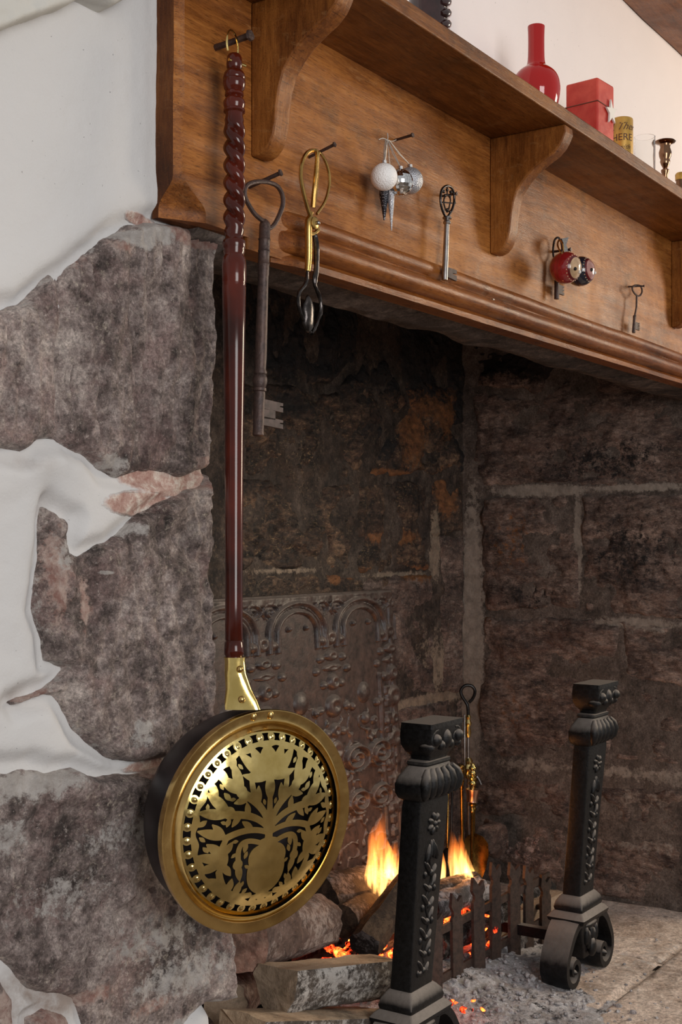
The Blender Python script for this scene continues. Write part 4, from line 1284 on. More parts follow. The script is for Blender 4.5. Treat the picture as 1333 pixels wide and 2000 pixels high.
def painted_ball(name, u, v, Y, rpx, body, face, label, ax):
    c = Vector(PY(u, v, Y)); r = rpx * depth(c) / 2500
    t = thing(name, label, 'ornament', c)
    F_ = frame(c, c + Vector(ax), (0, 0, 1))
    prof_ = []
    for a in np.linspace(-90, 90, 40):
        z = math.sin(math.radians(a)); q = math.cos(math.radians(a))
        g = 1 - 0.035 * math.exp(-((z + 0.05) / 0.035) ** 2)
        prof_.append((z * r, max(q * r * g, 0.0002)))
    bb = MB(); bb.lathe(prof_, 40, 0, F_); bb.build('ball', M[body], t, 60)
    cap = lambda z0, z1, k, m_, nm: None
    def zone(z0, z1, k, m_, nm):
        pr = [(z * r * k, max(math.sqrt(max(0, 1 - z * z)) * r * k, 0.0002)) for z in np.linspace(z0, z1, 8)]
        b_ = MB(); b_.lathe(pr, 36, 0, F_, cap=False); return b_.build(nm, M[m_], t, 60)
    zone(0.66, 0.76, 1.006, 'maroon', 'painted_ring')
    fc = zone(0.76, 1.0, 1.010, face, 'face')
    bb = MB()
    for j in range(22):
        a = 2 * math.pi * j / 22; z = 0.60; q = math.sqrt(1 - z * z)
        p = F_ @ Vector((q * math.cos(a) * r, q * math.sin(a) * r, z * r)); bb.ball(p, r * 0.045, 6, 4)
    bb.build('lace_trim', M['trim_gold'], t)
    for a, rr_, mt, sc in [(200, .34, 'black_dot', .12), (310, .30, 'white_dot', .11), (310, .30, 'black_dot', .05), (200, .34, 'white_dot', .05)]:
        q = rr_; z = math.sqrt(1 - q * q)
        ar = math.radians(a); kk = 1.016 if sc > .1 else 1.05
        p = F_ @ Vector((q * math.cos(ar) * r * kk, q * math.sin(ar) * r * kk, z * r * kk))
        bb = MB(); bb.ball(p, r * sc, 8, 6); bb.build('eye' if sc > .1 else 'eye_dot', M[mt], t)
    return t, c, r


rb, c, r = painted_ball('painted_ball', 1105, 523, -0.055, 31, 'red_lacquer', 'cream_face', 'glossy red wooden ball with a round cream painted face', (-0.15, -0.97, -0.14))
bb = MB(); tpx(bb, smooth([(1097, 494, -.055), (1090, 480, -.045), (1092, 470, -.04), (1099, 474, -.05), (1101, 490, -.055)], 4, True), 1.8, 6, True); bb.build('ring', M['brass_rim'], rb)
nb, c, r = painted_ball('painted_ball', 1134, 530, -0.030, 29, 'navy_lacquer', 'pink_face', 'glossy dark blue wooden ball with pink face behind the red one', (-0.02, -0.98, 0.05))
bb = MB()
c0 = PY(1099, 492, -.035)
for sh, mt_ in ((0, 0), (0.003, 1)):
    P_ = [PY(u, v, -.035 + sh) for u, v in [(1098, 466), (1112, 463), (1107, 478), (1112, 492), (1098, 493), (1102, 478)]]
    vs = [tuple(p) for p in P_] + [tuple(p + np.array([0, 0.0028, 0])) for p in P_]
    n6 = 6; bb.add(vs, [list(range(6)), [11 - i for i in range(6)]] + [(i, i + 6, (i + 1) % 6 + 6, (i + 1) % 6) for i in range(6)], mt_)
bb.build('ribbon', [M['navy_lacquer'], M['red_lacquer']], nb)

# ================================================================== ON THE SHELF
ZT = ZS + 0.024
def on_shelf(u, Y): p = PY(u, 1000, Y); return Vector((p[0], Y, ZT))


M['red_glass'] = plain('red_glaze', (0.40, 0.005, 0.004), 0.07, 0, 0, 0, 0, Coat_Weight=0.2, Coat_Roughness=0.02)
c = on_shelf(1048, -0.062); dp = depth(c); s_ = dp / 2500; topz = 1 + (1060 - 52) * s_
Hh = topz - ZT; r_ = 47 * s_
bb = MB(); pr = [(0, .45), (.004, .5), (.03, .78), (.07, .97), (.10, 1.0), (.13, .96), (.16, .82)]
pr = []
for t, q in [(0, .5), (.02, .55), (.10, .74), (.20, .90), (.32, .99), (.40, 1.0), (.47, .95), (.53, .82), (.57, .62), (.59, .47), (.61, .39), (.65, .355), (.72, .34), (.9, .335), (.99, .355), (1.0, .36), (1.0, .31), (.9, .30), (.6, .30)]:
    pr.append((ZT + 0.0005 + t * Hh, q * r_))
bb.lathe(pr, 48, 0, Matrix.Translation((c.x, c.y, 0)))
o = bb.build('vase', M['red_glass'], None, 40, subsurf=1); tag(o, 'glossy red round-bellied vase with a tall straight neck', 'vase')

# candle, square
n = NT('red_wax'); f = n.noise(16, 5, 0.6)
c_ = n.mix(n.ramp(f, [(0.4, 0.0), (0.7, 1.0)]), (0.46, 0.020, 0.010), (0.68, 0.095, 0.055))
M['wax'] = n.done(c_, 0.42, 0, n.bump(n.noise(60, 4), 0.3, 0.002), Subsurface_Weight=0.15)
n = None
e0, e1, e2_ = (1103, 182), (1166, 150), (1197, 170)
Yc = -0.105
p1 = PY(1168, 1000, Yc); dpc = depth(p1); ztop = 1 + (1060 - 150) * dpc / 2500
# corner nearest the camera at p1; one side runs towards the wall on the left, the other along the shelf
SD = 0.066
ang = math.radians(-5)
ux = Vector((math.cos(ang), math.sin(ang), 0)); uy = Vector((-math.sin(ang), math.cos(ang), 0))
cc = Vector((p1[0], p1[1], ZT)); cen = cc + ux * SD / 2 + uy * SD / 2
t = thing('square_candle', 'square red marbled wax candle with a white star on its front', 'candle', (cen.x, cen.y, ZT))
Mx = Matrix.Identity(4)
for i in range(3): Mx[i][0] = ux[i]; Mx[i][1] = uy[i]
Mx.translation = (cen.x, cen.y, ZT + 0.0005)
hc = ztop - ZT
bb = MB(); bb.box((0, 0, hc / 2), (SD / 2, SD / 2, hc / 2), Mx); bb.build('wax_body', M['wax'], t, 30, bevel=0.004)
bb = MB()
hz_ = hc * 0.66
ring = [(-SD / 2 - .0006, -SD / 2 - .0006, hz_), (SD / 2 + .0006, -SD / 2 - .0006, hz_ - .003), (SD / 2 + .0006, SD / 2 + .0006, hz_), (-SD / 2 - .0006, SD / 2 + .0006, hz_)]
bb.tube([Mx @ Vector(p) for p in ring] + [Mx @ Vector(ring[0])], 0.0009, 6)
bb.build('cord', plain('brown_cord', (0.12, 0.045, 0.025), 0.8), t)
bb = MB(); st = []
for i in range(10):
    a = math.pi / 2 + i * math.pi / 5 + 0.12; q = 0.021 if i % 2 == 0 else 0.0088
    st.append((math.cos(a) * q, math.sin(a) * q * 1.15))
bb.prism(st, Mx @ Vector((SD * 0.22, -SD / 2 - 0.005, hz_ - 0.010)), ux, (0, 0, 1), -uy * -0.0045)
bb.build('star', plain('white_star', (0.80, 0.76, 0.70), 0.6), t, 30, bevel=0.001)
bb = MB(); bb.tube([Mx @ Vector((0, 0, hc)), Mx @ Vector((0.001, 0, hc + .008))], .001, 6); bb.build('wick', M['black_dot'], t)

# gold tub with lettering
M['tub'] = plain('gold_label', (0.56, 0.33, 0.07), 0.35, 0.35, 30, 0.1, 0.25)
M['ink'] = plain('brown_ink', (0.10, 0.035, 0.012), 0.5)
Yg = -0.075
c = on_shelf(1216, Yg); s_ = depth(c) / 2500; rT = 21 * s_; hT = 1 + (1060 - 233) * s_ - ZT
t = thing('gold_tub', 'gold cylindrical candle tub with brown lettering beside the red square candle', 'tub', (c.x, c.y, ZT))
bb = MB(); bb.lathe([(ZT + .0005, rT * .96), (ZT + .003, rT), (ZT + hT - .004, rT), (ZT + hT - .001, rT * .97), (ZT + hT, rT * .9)], 40, 0, Matrix.Translation((c.x, c.y, 0)))
bb.build('tub_body', M['tub'], t, 40)
base_ang = math.atan2(CAM[1] - c.y, CAM[0] - c.x)


def wrap_text(txt, size, z, name, parent, shear=0.0, off=0.0):
    fc = bpy.data.curves.new('t', 'FONT'); fc.body = txt; fc.size = size; fc.align_x = 'CENTER'; fc.shear = shear; fc.resolution_u = 3
    fo = bpy.data.objects.new('t', fc); COL.objects.link(fo)
    dg = bpy.context.evaluated_depsgraph_get(); m0 = bpy.data.meshes.new_from_object(fo.evaluated_get(dg))
    bm = bmesh.new(); bm.from_mesh(m0)
    bmesh.ops.triangulate(bm, faces=bm.faces[:])
    r_ = bmesh.ops.extrude_face_region(bm, geom=bm.faces[:])
    for v_ in [g for g in r_['geom'] if isinstance(g, bmesh.types.BMVert)]: v_.co.z -= 0.0006
    for v_ in bm.verts:
        a = base_ang + (v_.co.x + off) / rT; q = rT + 0.0006 + v_.co.z
        v_.co = Vector((c.x + math.cos(a) * q - parent.location.x, c.y + math.sin(a) * q - parent.location.y, z + v_.co.y - parent.location.z))
    m1 = bpy.data.meshes.new(name); bm.to_mesh(m1); bm.free(); m1.materials.append(M['ink'])
    bpy.data.objects.remove(fo); bpy.data.curves.remove(fc)
    return link(bpy.data.objects.new(name, m1), parent)


wrap_text('I. Ther', 0.020, ZT + hT - 0.026, 'lettering', t, 0.5, 0.001)
wrap_text('HERE', 0.019, ZT + hT - 0.047, 'lettering', t)
wrap_text('with', 0.013, ZT + hT - 0.064, 'lettering', t, 0.5, 0.004)

# glass tumbler
n = NT('clear_glass'); M['glass'] = n.done((0.97, 0.98, 0.98), 0.02, 0, None, Transmission_Weight=1.0, IOR=1.2)
Y_ = -0.07
c = on_shelf(1260, Y_); s_ = depth(c) / 2500; rG = 20.5 * s_; hG = 1 + (1060 - 268) * s_ - ZT
bb = MB(); pr = [(ZT + .0005, .01), (ZT + .0005, rG * .93), (ZT + .003, rG * .96), (ZT + hG, rG), (ZT + hG, rG - .0018), (ZT + .008, rG * .93 - .001), (ZT + .006, .01)]
bb.lathe(pr, 40, 0, Matrix.Translation((c.x, c.y, 0)))
o = bb.build('glass_tumbler', M['glass'], None, 50); tag(o, 'clear straight glass tumbler between gold tub and candlestick', 'glass')

# candlestick
M['bronze'] = plain('bronze', (0.22, 0.12, 0.07), 0.14, 1.0, 30, 0.05, 0.4)
c = on_shelf(1300, -0.07); s_ = depth(c) / 2500
bb = MB(); pr = []
for v, r_ in [(365, 16), (361, 16), (357, 12), (350, 5), (342, 5), (336, 8), (332, 8), (329, 4), (322, 8), (316, 10), (312, 9), (306, 11.5), (298, 12.5), (288, 9.5), (282, 11), (279, 19), (277, 20.5), (275.5, 19), (277, 8), (284, 7)]:
    pr.append((max(1 + (1060 - v) * s_, ZT + 0.0005 + (365 - v) * 0.00001), r_ * s_))
pr[0] = (ZT + 0.0005, 16 * s_)
bb.lathe(pr, 36, 0, Matrix.Translation((c.x, c.y, 0)))
o = bb.build('candlestick', M['bronze'], None, 40); tag(o, 'short dark bronze candlestick with a wide flat drip pan', 'candlestick')

# small gold jar at the far right
c = on_shelf(1331, -0.075); s_ = depth(c) / 2500
t = thing('small_jar', 'small gold topped jar cut off by the right edge of the picture', 'jar', (c.x, c.y, ZT))
zt_ = 1 + (1060 - 338) * s_
bb = MB(); bb.lathe([(ZT + .0005, 9 * s_), (zt_ - .017, 10 * s_)], 24, 0, Matrix.Translation((c.x, c.y, 0))); bb.build('jar_body', M['bronze'], t, 40)
bb = MB(); bb.lathe([(zt_ - .016, 11 * s_), (zt_ - .004, 11.5 * s_), (zt_, 9 * s_)], 24, 0, Matrix.Translation((c.x, c.y, 0))); bb.build('lid', M['tub'], t, 40)

# dark carved figure cut off by the top edge
M['dark_carving'] = plain('dark_carved_wood', (0.030, 0.010, 0.010), 0.15, 0, 60, 0.1, 0.4, Coat_Weight=0.7)
c = on_shelf(836, -0.085); s_ = depth(c) / 2500
t = thing('carved_head', 'glossy dark carved head with ribbed hair at the top edge', 'carving', (c.x, c.y, ZT))
r0_ = 38 * s_
bb = MB(); bb.lathe([(ZT + .0005, r0_ * .85), (ZT + .01, r0_ * .95), (ZT + .03, r0_), (ZT + .055, r0_ * 1.02), (ZT + .085, r0_ * .92), (ZT + .11, r0_ * .7), (ZT + .125, r0_ * .3)], 40, 0, Matrix.Translation((c.x, c.y, 0)))
bb.build('head', M['dark_carving'], t, 50)
for k in range(6):
    bb = MB(); pts = []
    for a in np.linspace(-70, 70, 10):
        aa_ = math.radians(a) - 0.65
        pts.append((c.x + math.cos(aa_) * r0_ * 1.02, c.y + math.sin(aa_) * r0_ * 1.02, ZT + 0.012 + k * 0.016 + 0.006 * math.cos(math.radians(a) * 2)))
    bb.tube(pts, [0.003] + [0.0065] * 8 + [0.003], 8); bb.build('hair_coil', M['dark_carving'], t, 50)

# ================================================================== FIREBACK
FBX1 = float(PY(757, 1150, 0.80)[0]); FBW = 0.92; FBH = 0.875; FBX0 = FBX1 - FBW
YT, YBo = 0.80, 0.745
fb = thing('fireback', 'cast iron fireback with raised arches and scrolls leaning on the back wall', 'fireback', ((FBX0 + FBX1) / 2, 0.77, 0.0))


def fbp(u, v):
    """pixel -> (x, height) on the leaning plate"""
    Y = 0.78
    for _ in range(3):
        p = PY(u, v, Y); Y = YBo + (YT - YBo) * p[2] / FBH
    return float(p[0]), float(p[2])


fac = []     # relief features
def R_(kind, *a): fac.append((kind, a))


def fb_h(a, b):
    # a = x, b = height
    ex = np.minimum(np.minimum(a - FBX0, FBX1 - a), FBH - b)
    h = 0.012 * sst(0.0, 0.004, ex) - 0.012 + 0.0
    h = h - 0.006 * sst(0.022, 0.030, ex)
    cx, cy = fbp(573, 1235)
    sx = abs(fbp(630, 1260)[0] - fbp(520, 1260)[0]) / 2
    per_w = sx * 2.42; sx = sx / 1.62; per = per_w / 1.62
    for k in range(-4, 3):
        x = (a - cx - k * per_w) / 1.62; y = (b - cy + 0.0)
        rr = np.where(y > 0, np.hypot(x, y), np.abs(x))
        on = (y > -0.045)
        for rad, wd, hh in [(sx, 0.0065, 0.009), (sx * 0.86, 0.003, 0.005), (sx * 0.70, 0.006, 0.008)]:
            h = np.maximum(h, np.where(on, -0.006 + hh * np.sqrt(np.clip(1 - ((rr - rad) / wd) ** 2, 0, 1)), -1))
        # spandrel scrolls between the arches
        xs_ = x - per / 2; ys_ = y - sx * 0.75
        th = np.arctan2(ys_, np.abs(xs_) - 0.022); rs = np.hypot(np.abs(xs_) - 0.022, ys_)
        h = np.maximum(h, -0.006 + 0.008 * np.clip(1 - np.abs(((rs / 0.010 - th / (2 * math.pi)) % 1) - .5) * 2.6, 0, 1) * (rs < 0.021))
        # columns hanging below the arches with bosses and drops
        for yy, rx, ry, hh in [(-0.02, 0.016, 0.020, 0.009), (-0.065, 0.020, 0.014, 0.010), (-0.095, 0.028, 0.010, 0.008), (-0.13, 0.016, 0.022, 0.012), (-0.19, 0.024, 0.030, 0.012), (-0.25, 0.015, 0.02, 0.010), (-0.30, 0.022, 0.028, 0.010), (-0.36, 0.015, 0.018, 0.008), (-0.42, 0.024, 0.03, 0.010), (-0.48, 0.016, 0.02, 0.009)]:
            q = ((xs_) / rx) ** 2 + ((y - yy) / ry) ** 2
            h = np.maximum(h, -0.006 + hh * np.sqrt(np.clip(1 - q, 0, 1)) * (1 - 0.5 * np.exp(-(q / 0.15))))
            for s_ in (-1, 1):
                q = ((xs_ - s_ * rx * 1.5) / 0.011) ** 2 + ((y - yy + .006) / 0.012) ** 2
                h = np.maximum(h, -0.006 + 0.008 * np.sqrt(np.clip(1 - q, 0, 1)))
        # bosses inside each arch
        for bx, by, br in [(-0.022, 0.010, 0.006), (0.022, 0.010, 0.006), (0, -0.17, 0.020), (0, -0.235, 0.012), (-0.035, -0.20, 0.008), (0.035, -0.20, 0.008)]:
            q = ((x - bx) / br) ** 2 + ((y - by) / (br * 1.5)) ** 2
            h = np.maximum(h, -0.006 + 0.009 * np.sqrt(np.clip(1 - q, 0, 1)))
        # big S scrolls lower down
        for s_ in (-1, 1):
            X = (x - s_ * 0.036); Y = (y + 0.33)
            th = np.arctan2(Y, X * s_); rs = np.hypot(X, Y)
            h = np.maximum(h, -0.006 + 0.011 * np.sqrt(np.clip(1 - (np.abs(((rs / 0.017 - th / (2 * math.pi)) % 1) - .5) / .34) ** 2, 0, 1)) * (rs < 0.036))
            X = (x - s_ * 0.03); Y = (y + 0.44); th = np.arctan2(Y, -X * s_); rs = np.hypot(X, Y)
            h = np.maximum(h, -0.006 + 0.010 * np.sqrt(np.clip(1 - (np.abs(((rs / 0.015 - th / (2 * math.pi)) % 1) - .5) / .34) ** 2, 0, 1)) * (rs < 0.032))
    ld = np.clip((cy - 0.14 - b) / 0.1, 0, 1); rg_ = np.clip(1 - np.abs(fbm(a * 22, b * 26, 11, 2)) * 5.5, 0, 1)
    h = np.maximum(h, -0.006 + 0.0065 * rg_ * ld * (ex > 0.05))
    # bead and billet borders down the right and left side
    for e in (FBX1 - a, a - FBX0):
        m_ = (b < 0.66)
        h = np.where(m_ & (np.abs(e - 0.052) < 0.012), np.maximum(h, -0.006 + 0.007 * sst(0.25, 0.5, np.abs(((b / 0.034) % 1) - .5) * 2)), h)
        h = np.where(m_ & (np.abs(e - 0.085) < 0.005), np.maximum(h, 0.001), h)
        h = np.where((b < .70) & (np.abs(e - 0.034) < 0.003), np.maximum(h, 0.0), h)
    h = np.where(h > -0.006, -0.006 + (h + 0.006) * 1.9, h) + 0.003 * fbm(a * 26, b * 26, 4, 4)
    du = np.zeros(a.shape + (3,)); du[..., 1] = (YT - YBo) * b / FBH
    return h, None, dict(du=du)


grid_mesh('relief_panel', (0, YBo - 0.012, 0), FRONT['U'], FRONT['V'], FRONT['N'], FBX0, FBX1, 0.0, FBH, 0.0028, fb_h, M['fireback_iron'], fb)
bb = MB(); bb.add([(x, y + (YT - YBo if z else 0) + YBo - 0.012, z) for x in (FBX0, FBX1) for y in (0.0005, 0.022) for z in (0, FBH)], [(0, 1, 3, 2), (4, 6, 7, 5), (0, 4, 5, 1), (2, 3, 7, 6), (0, 2, 6, 4), (1, 5, 7, 3)])
bb.build('back_plate', M['fireback_iron'], fb)

# ================================================================== ANDIRONS
def rsec(w, d, z, y0=0.0, n=6, rnd=0.004, bulge=0.0):
    """rectangular section with slightly rounded corners"""
    out = []
    for cx, cy, a0 in ((1, -1, -90), (1, 1, 0), (-1, 1, 90), (-1, -1, 180)):
        for k in range(3):
            a = math.radians(a0 + 45 * k)
            out.append((cx * (w - rnd) + math.cos(a) * rnd, y0 + cy * (d - rnd) + math.sin(a) * rnd, z))
    return out


def andiron(loc, label, lean=0.042):
    t = thing('andiron', label, 'andiron', loc, 'cast iron andirons either side of the fire')
    O = Vector(loc); T = Matrix.Translation(O)
    ly = lambda z: -lean * max(0, z - 0.2) / 0.47
    # shaft
    bb = MB(); bb.loft([rsec(0.040, 0.022, 0.185, ly(.185)), rsec(0.040, 0.022, 0.20, ly(.2)), rsec(0.045, 0.020, 0.36, ly(.36)), rsec(0.052, 0.020, 0.53, ly(.53)), rsec(0.050, 0.019, 0.545, ly(.545))], 0, T)
    bb.build('shaft', M['cast_iron'], t, 30)
    # raised leaf and flower ornament on the front face
    bb = MB()
    def orn(x, z, rx, rz, ry=0.006, rot=0.0):
        Mo = T @ Matrix.Translation((x, ly(z) - 0.0205, z)) @ Matrix.Rotation(rot, 4, 'Y')
        bb.ball((0, 0, 0), (rx, ry, rz), 8, 6, Mo)
    for k in range(7):
        a = k / 7 * 2 * math.pi
        orn(math.cos(a) * 0.013, 0.495 + math.sin(a) * 0.013, 0.0055, 0.0085, 0.006, math.pi / 2 - a)
    orn(0, 0.495, 0.006, 0.006, 0.008)
    for k in range(4):
        orn((k - 1.5) * 0.009, 0.452 - abs(k - 1.5) * 0.006, 0.0045, 0.018, 0.006, (k - 1.5) * -0.22)
    z = 0.418; i = 0
    while z > 0.235:
        s_ = 1 if i % 2 else -1
        orn(0.012 * s_, z, 0.0050, 0.015, 0.006, 0.7 * s_); orn(-0.010 * s_, z - 0.008, 0.0045, 0.012, 0.006, -0.8 * s_)
        orn(0.0, z - 0.012, 0.0065, 0.0065, 0.007); orn(0.018 * s_, z - 0.014, 0.004, 0.007, 0.005)
        z -= 0.030; i += 1
    bb.tube([T @ Vector((x, ly(z) - 0.0205, z)) for x, z in [(-0.008 * math.cos(k * .9), 0.44 - k * 0.0125) for k in range(17)]], 0.0025, 6)
    orn(0, 0.222, 0.024, 0.006, 0.004)
    bb.build('relief_ornament', M['cast_iron'], t, 50)
    # reeded capital
    bb = MB(); zz_ = [(0.540, .050, .020), (0.546, .060, .026), (0.556, .066, .030), (0.572, .068, .031), (0.586, .062, .028), (0.597, .050, .023), (0.603, .044, .021), (0.606, .046, .023), (0.611, .045, .022), (0.613, .034, .018)]
    bb.loft([rsec(w, d, z, ly(z), rnd=0.008) for z, w, d in zz_], 0, T)
    cp = bb.build('capital', M['cast_iron'], t, 40)
    bb = MB()
    for k in range(6):
        x = (k - 2.5) / 2.5
        pts = [T @ Vector((x * w * 0.86, ly(z) - d * (1.0), z)) for z, w, d in zz_[1:6]]
        bb.tube(pts, [0.004, 0.009, 0.011, 0.009, 0.005], 8)
    bb.build('reeding', M['cast_iron'], cp, 60)
    # neck and scrolled head
    bb = MB(); bb.loft([rsec(w, d, z, ly(z) + dy, rnd=0.004) for z, w, d, dy in [(0.606, .040, .020, 0), (0.613, .033, .019, 0), (0.620, .034, .021, 0), (0.628, .044, .027, 0), (0.640, .053, .031, 0), (0.655, .056, .033, 0), (0.676, .056, .033, 0)]], 0, T)
    bb.build('head', M['cast_iron'], t, 30)
    bb = MB(); yv = ly(.65) - 0.030
    bb.loft([rsec(0.058, 0.032, z, ly(.68) - 0.001, rnd=0.003) for z in (0.672, 0.681)], 0, T)
    for s_ in (-1, 1):
        bb.tube([T @ Vector((s_ * (0.036 + 0.017 * math.cos(a) * q), yv, 0.652 + 0.017 * math.sin(a) * q)) for a, q in [(math.radians(110 - 30 * k), 1 - k * 0.055) for k in range(16)]], [0.0055] * 16, 8)
        bb.ball((s_ * 0.040, yv - 0.004, 0.652), 0.011, 12, 8, T)
        bb.ball((s_ * 0.048, yv + 0.010, 0.638), (0.009, 0.016, 0.010), 10, 8, T)
    bb.ball((0, yv, 0.650), (0.014, 0.012, 0.018), 12, 8, T); bb.ball((-0.016, yv, 0.640), 0.009, 10, 6, T); bb.ball((0.016, yv, 0.640), 0.009, 10, 6, T)
    bb.build('head_scroll', M['cast_iron'], t, 50)
    # stepped plinth
    bb = MB(); bb.loft([rsec(w, d, z, 0) for z, w, d in [(0.135, .060, .036), (0.142, .072, .044), (0.150, .074, .046), (0.158, .066, .040), (0.163, .058, .034), (0.170, .060, .036), (0.182, .056, .033), (0.192, .046, .027), (0.196, .041, .023)]], 0, T)
    bb.build('plinth', M['cast_iron'], t, 35)
    bb = MB(); bb.loft([rsec(w, d, z, 0) for z, w, d in [(0.05, .020, .022), (0.075, .034, .028), (0.11, .048, .030), (0.137, .056, .032)]], 0, T)
    for k in range(5):
        a = (k - 2) * 0.5
        bb.ball((math.sin(a) * 0.030, -0.031, 0.105 - math.cos(a) * 0.012 * (k % 2)), (0.008, 0.008, 0.022), 8, 6, T)
    bb.ball((0, -0.034, 0.075), (0.014, 0.010, 0.022), 10, 8, T); bb.ball((0, -0.032, 0.128), (0.03, 0.008, 0.008), 10, 8, T)
    bb.build('apron', M['cast_iron'], t, 50)
    # two scroll feet: a wide curled band
    for s_ in (-1, 1):
        cl_ = []
        for x, z in smooth([(0.040, 0.140), (0.066, 0.138), (0.090, 0.122), (0.108, 0.100), (0.126, 0.070), (0.128, 0.040), (0.112, 0.016), (0.086, 0.010), (0.066, 0.024), (0.062, 0.046), (0.076, 0.060), (0.092, 0.054), (0.096, 0.040), (0.086, 0.032)], 4): cl_.append((x, z))
        secs = []; N_ = len(cl_)
        for i, (x, z) in enumerate(cl_):
            tx = cl_[min(i + 1, N_ - 1)][0] - cl_[max(i - 1, 0)][0]; tz = cl_[min(i + 1, N_ - 1)][1] - cl_[max(i - 1, 0)][1]
            l_ = math.hypot(tx, tz); nx, nz = -tz / l_, tx / l_
            th_ = 0.0085 * (1 - 0.45 * i / N_); wd = 0.034 * (1 - 0.12 * i / N_)
            secs.append([(s_ * (x + nx * th_), -wd, z + nz * th_), (s_ * (x + nx * th_ * 1.3), 0, z + nz * th_ * 1.3), (s_ * (x + nx * th_), wd, z + nz * th_), (s_ * (x - nx * th_), wd, z - nz * th_), (s_ * (x - nx * th_), -wd, z - nz * th_)])
        bb = MB(); bb.loft(secs, 0, T); bb.ball((s_ * 0.086, 0, 0.038), (0.011, 0.036, 0.011), 12, 8, T)
        bb.build('scroll_foot', M['cast_iron'], t, 50)
    # billet bar running back under the logs
    bb = MB(); bb.box((0, 0.22, 0.085), (0.010, 0.20, 0.012), T); bb.box((0, 0.41, 0.04), (0.010, 0.012, 0.04), T)
    bb.build('billet_bar', M['cast_iron'], t, 30)
    return t


andiron((0.744, 0.175, 0.0), 'black cast iron andiron in front of the flames beside the birch logs')
andiron((1.494, 0.175, 0.0), 'black cast iron andiron standing clear at the right end of the grate')

# ================================================================== GRATE FENCE
YF = 0.33
gf = thing('fire_grate', 'low rusty fence of upright iron bars in front of the embers', 'grate', (1.38, YF, 0.0))
tops = [(800, 1822), (851, 1789), (897, 1753), (936, 1722), (971, 1693), (1005, 1693), (1036, 1699), (1066, 1716)]
for i, (u, v) in enumerate(tops):
    p = PY(u, v, YF); x, zt_ = float(p[0]), float(p[2])
    hw = 0.0165
    y = YF - 0.004 * (i % 2)
    bb = MB()
    out = [(-hw, 0.004), (hw, 0.004), (hw, zt_ - 0.045), (hw * 0.72, zt_ - 0.038), (hw * 0.72, zt_ - 0.030), (hw * 1.15, zt_ - 0.020), (hw * 0.9, zt_ + 0.002), (hw * 0.1, zt_ - 0.010), (-hw * 0.9, zt_ + 0.012), (-hw * 1.15, zt_ - 0.018), (-hw * 0.72, zt_ - 0.030), (-hw * 0.72, zt_ - 0.038), (-hw, zt_ - 0.045)]
    tw_ = random.uniform(-0.10, 0.10) - 0.28
    bb.prism(out, (x, y, 0), (math.cos(tw_), math.sin(tw_), 0), (random.uniform(-.02, .02), 0.01, 1), (0, 0.007, 0))
    bb.build('upright_bar', M['fence_iron'], gf, 20)
p0 = PY(790, 1850, YF); xa = float(p0[0]); xb_ = float(PY(1075, 1800, YF)[0])
for z_ in (0.06, 0.165):
    bb = MB(); bb.box(((xa + xb_) / 2, YF + 0.012, z_), ((xb_ - xa) / 2 + .02, 0.0035, 0.009)); bb.build('rail', M['fence_iron'], gf)
for yy in (0.42, 0.52, 0.62, 0.72):
    bb = MB(); bb.box(((xa + xb_) / 2, yy, 0.10), ((xb_ - xa) / 2, 0.006, 0.006)); bb.build('grid_bar', M['fence_iron'], gf)
for xx in (xa, xb_):
    bb = MB(); bb.box((xx, 0.53, 0.088), (0.006, 0.20, 0.006)); bb.box((xx, 0.72, 0.041), (.006, .006, .041)); bb.build('side_bar', M['fence_iron'], gf)

# ================================================================== ASH
ash_c = (1.30, 0.42)


def ash_h(a, b):
    g = np.exp(-(((a - 1.25) / 0.38) ** 2 + ((b - 0.48) / 0.25) ** 2))
    g2 = np.exp(-(((a - 1.12) / 0.24) ** 2 + ((b - 0.13) / 0.15) ** 2))
    h = 0.085 * g + 0.018 * g2 - 0.012 + 0.009 * fbm(a * 16, b * 16, 3, 6, 0.6) * np.clip(g + g2, 0, 1) ** 0.5 + 0.004 * fbm(a * 60, b * 60, 6, 3)
    z = np.zeros(a.shape)
    soot = 0.42 * sst(0.6, 0.95, vn(a * 44, b * 44, 7) * .5 + .5)
    return h, h > -0.004, dict(pale=0.5 * sst(0.5, 0.9, vn(a * 40, b * 40, 2) * .5 + .5), rust=z, pink=z, soot=soot)


o = grid_mesh('ash_bed', (0, 0, 0), (1, 0, 0), (0, 1, 0), (0, 0, 1), 0.35, 2.05, -0.25, 0.80, 0.006, ash_h, M['ash'])
tag(o, 'heap of pale grey wood ash under and before the grate', 'ash', kind='stuff')
# flakes and lumps of ash
rg = np.random.default_rng(3); bb = MB()
for k in range(900):
    x = rg.normal(1.15, 0.22); y = rg.normal(0.24, 0.15)
    if y > 0.75 or y < -0.2: continue
    g = math.exp(-(((x - 1.25) / 0.38) ** 2 + ((y - 0.48) / 0.25) ** 2)); g2 = math.exp(-(((x - 1.12) / 0.24) ** 2 + ((y - 0.13) / 0.15) ** 2))
    z = max(0.0, 0.085 * g + 0.018 * g2 - 0.010); r_ = abs(rg.normal(0.0022, 0.0018)) + 0.001
    bb.ball((x, y, z + r_ * .3), (r_ * rg.uniform(.7, 1.5), r_ * rg.uniform(.7, 1.5), r_ * rg.uniform(.4, 1)), 6, 4)
o = bb.build('ash_flakes', M['ash'], None, 20, jitter=(260, 0.0018)); tag(o, 'loose flakes and lumps of ash scattered round the grate', 'ash', kind='stuff')
for an in ('pale', 'rust', 'pink', 'soot'): o.data.attributes.new(an, 'FLOAT', 'POINT')

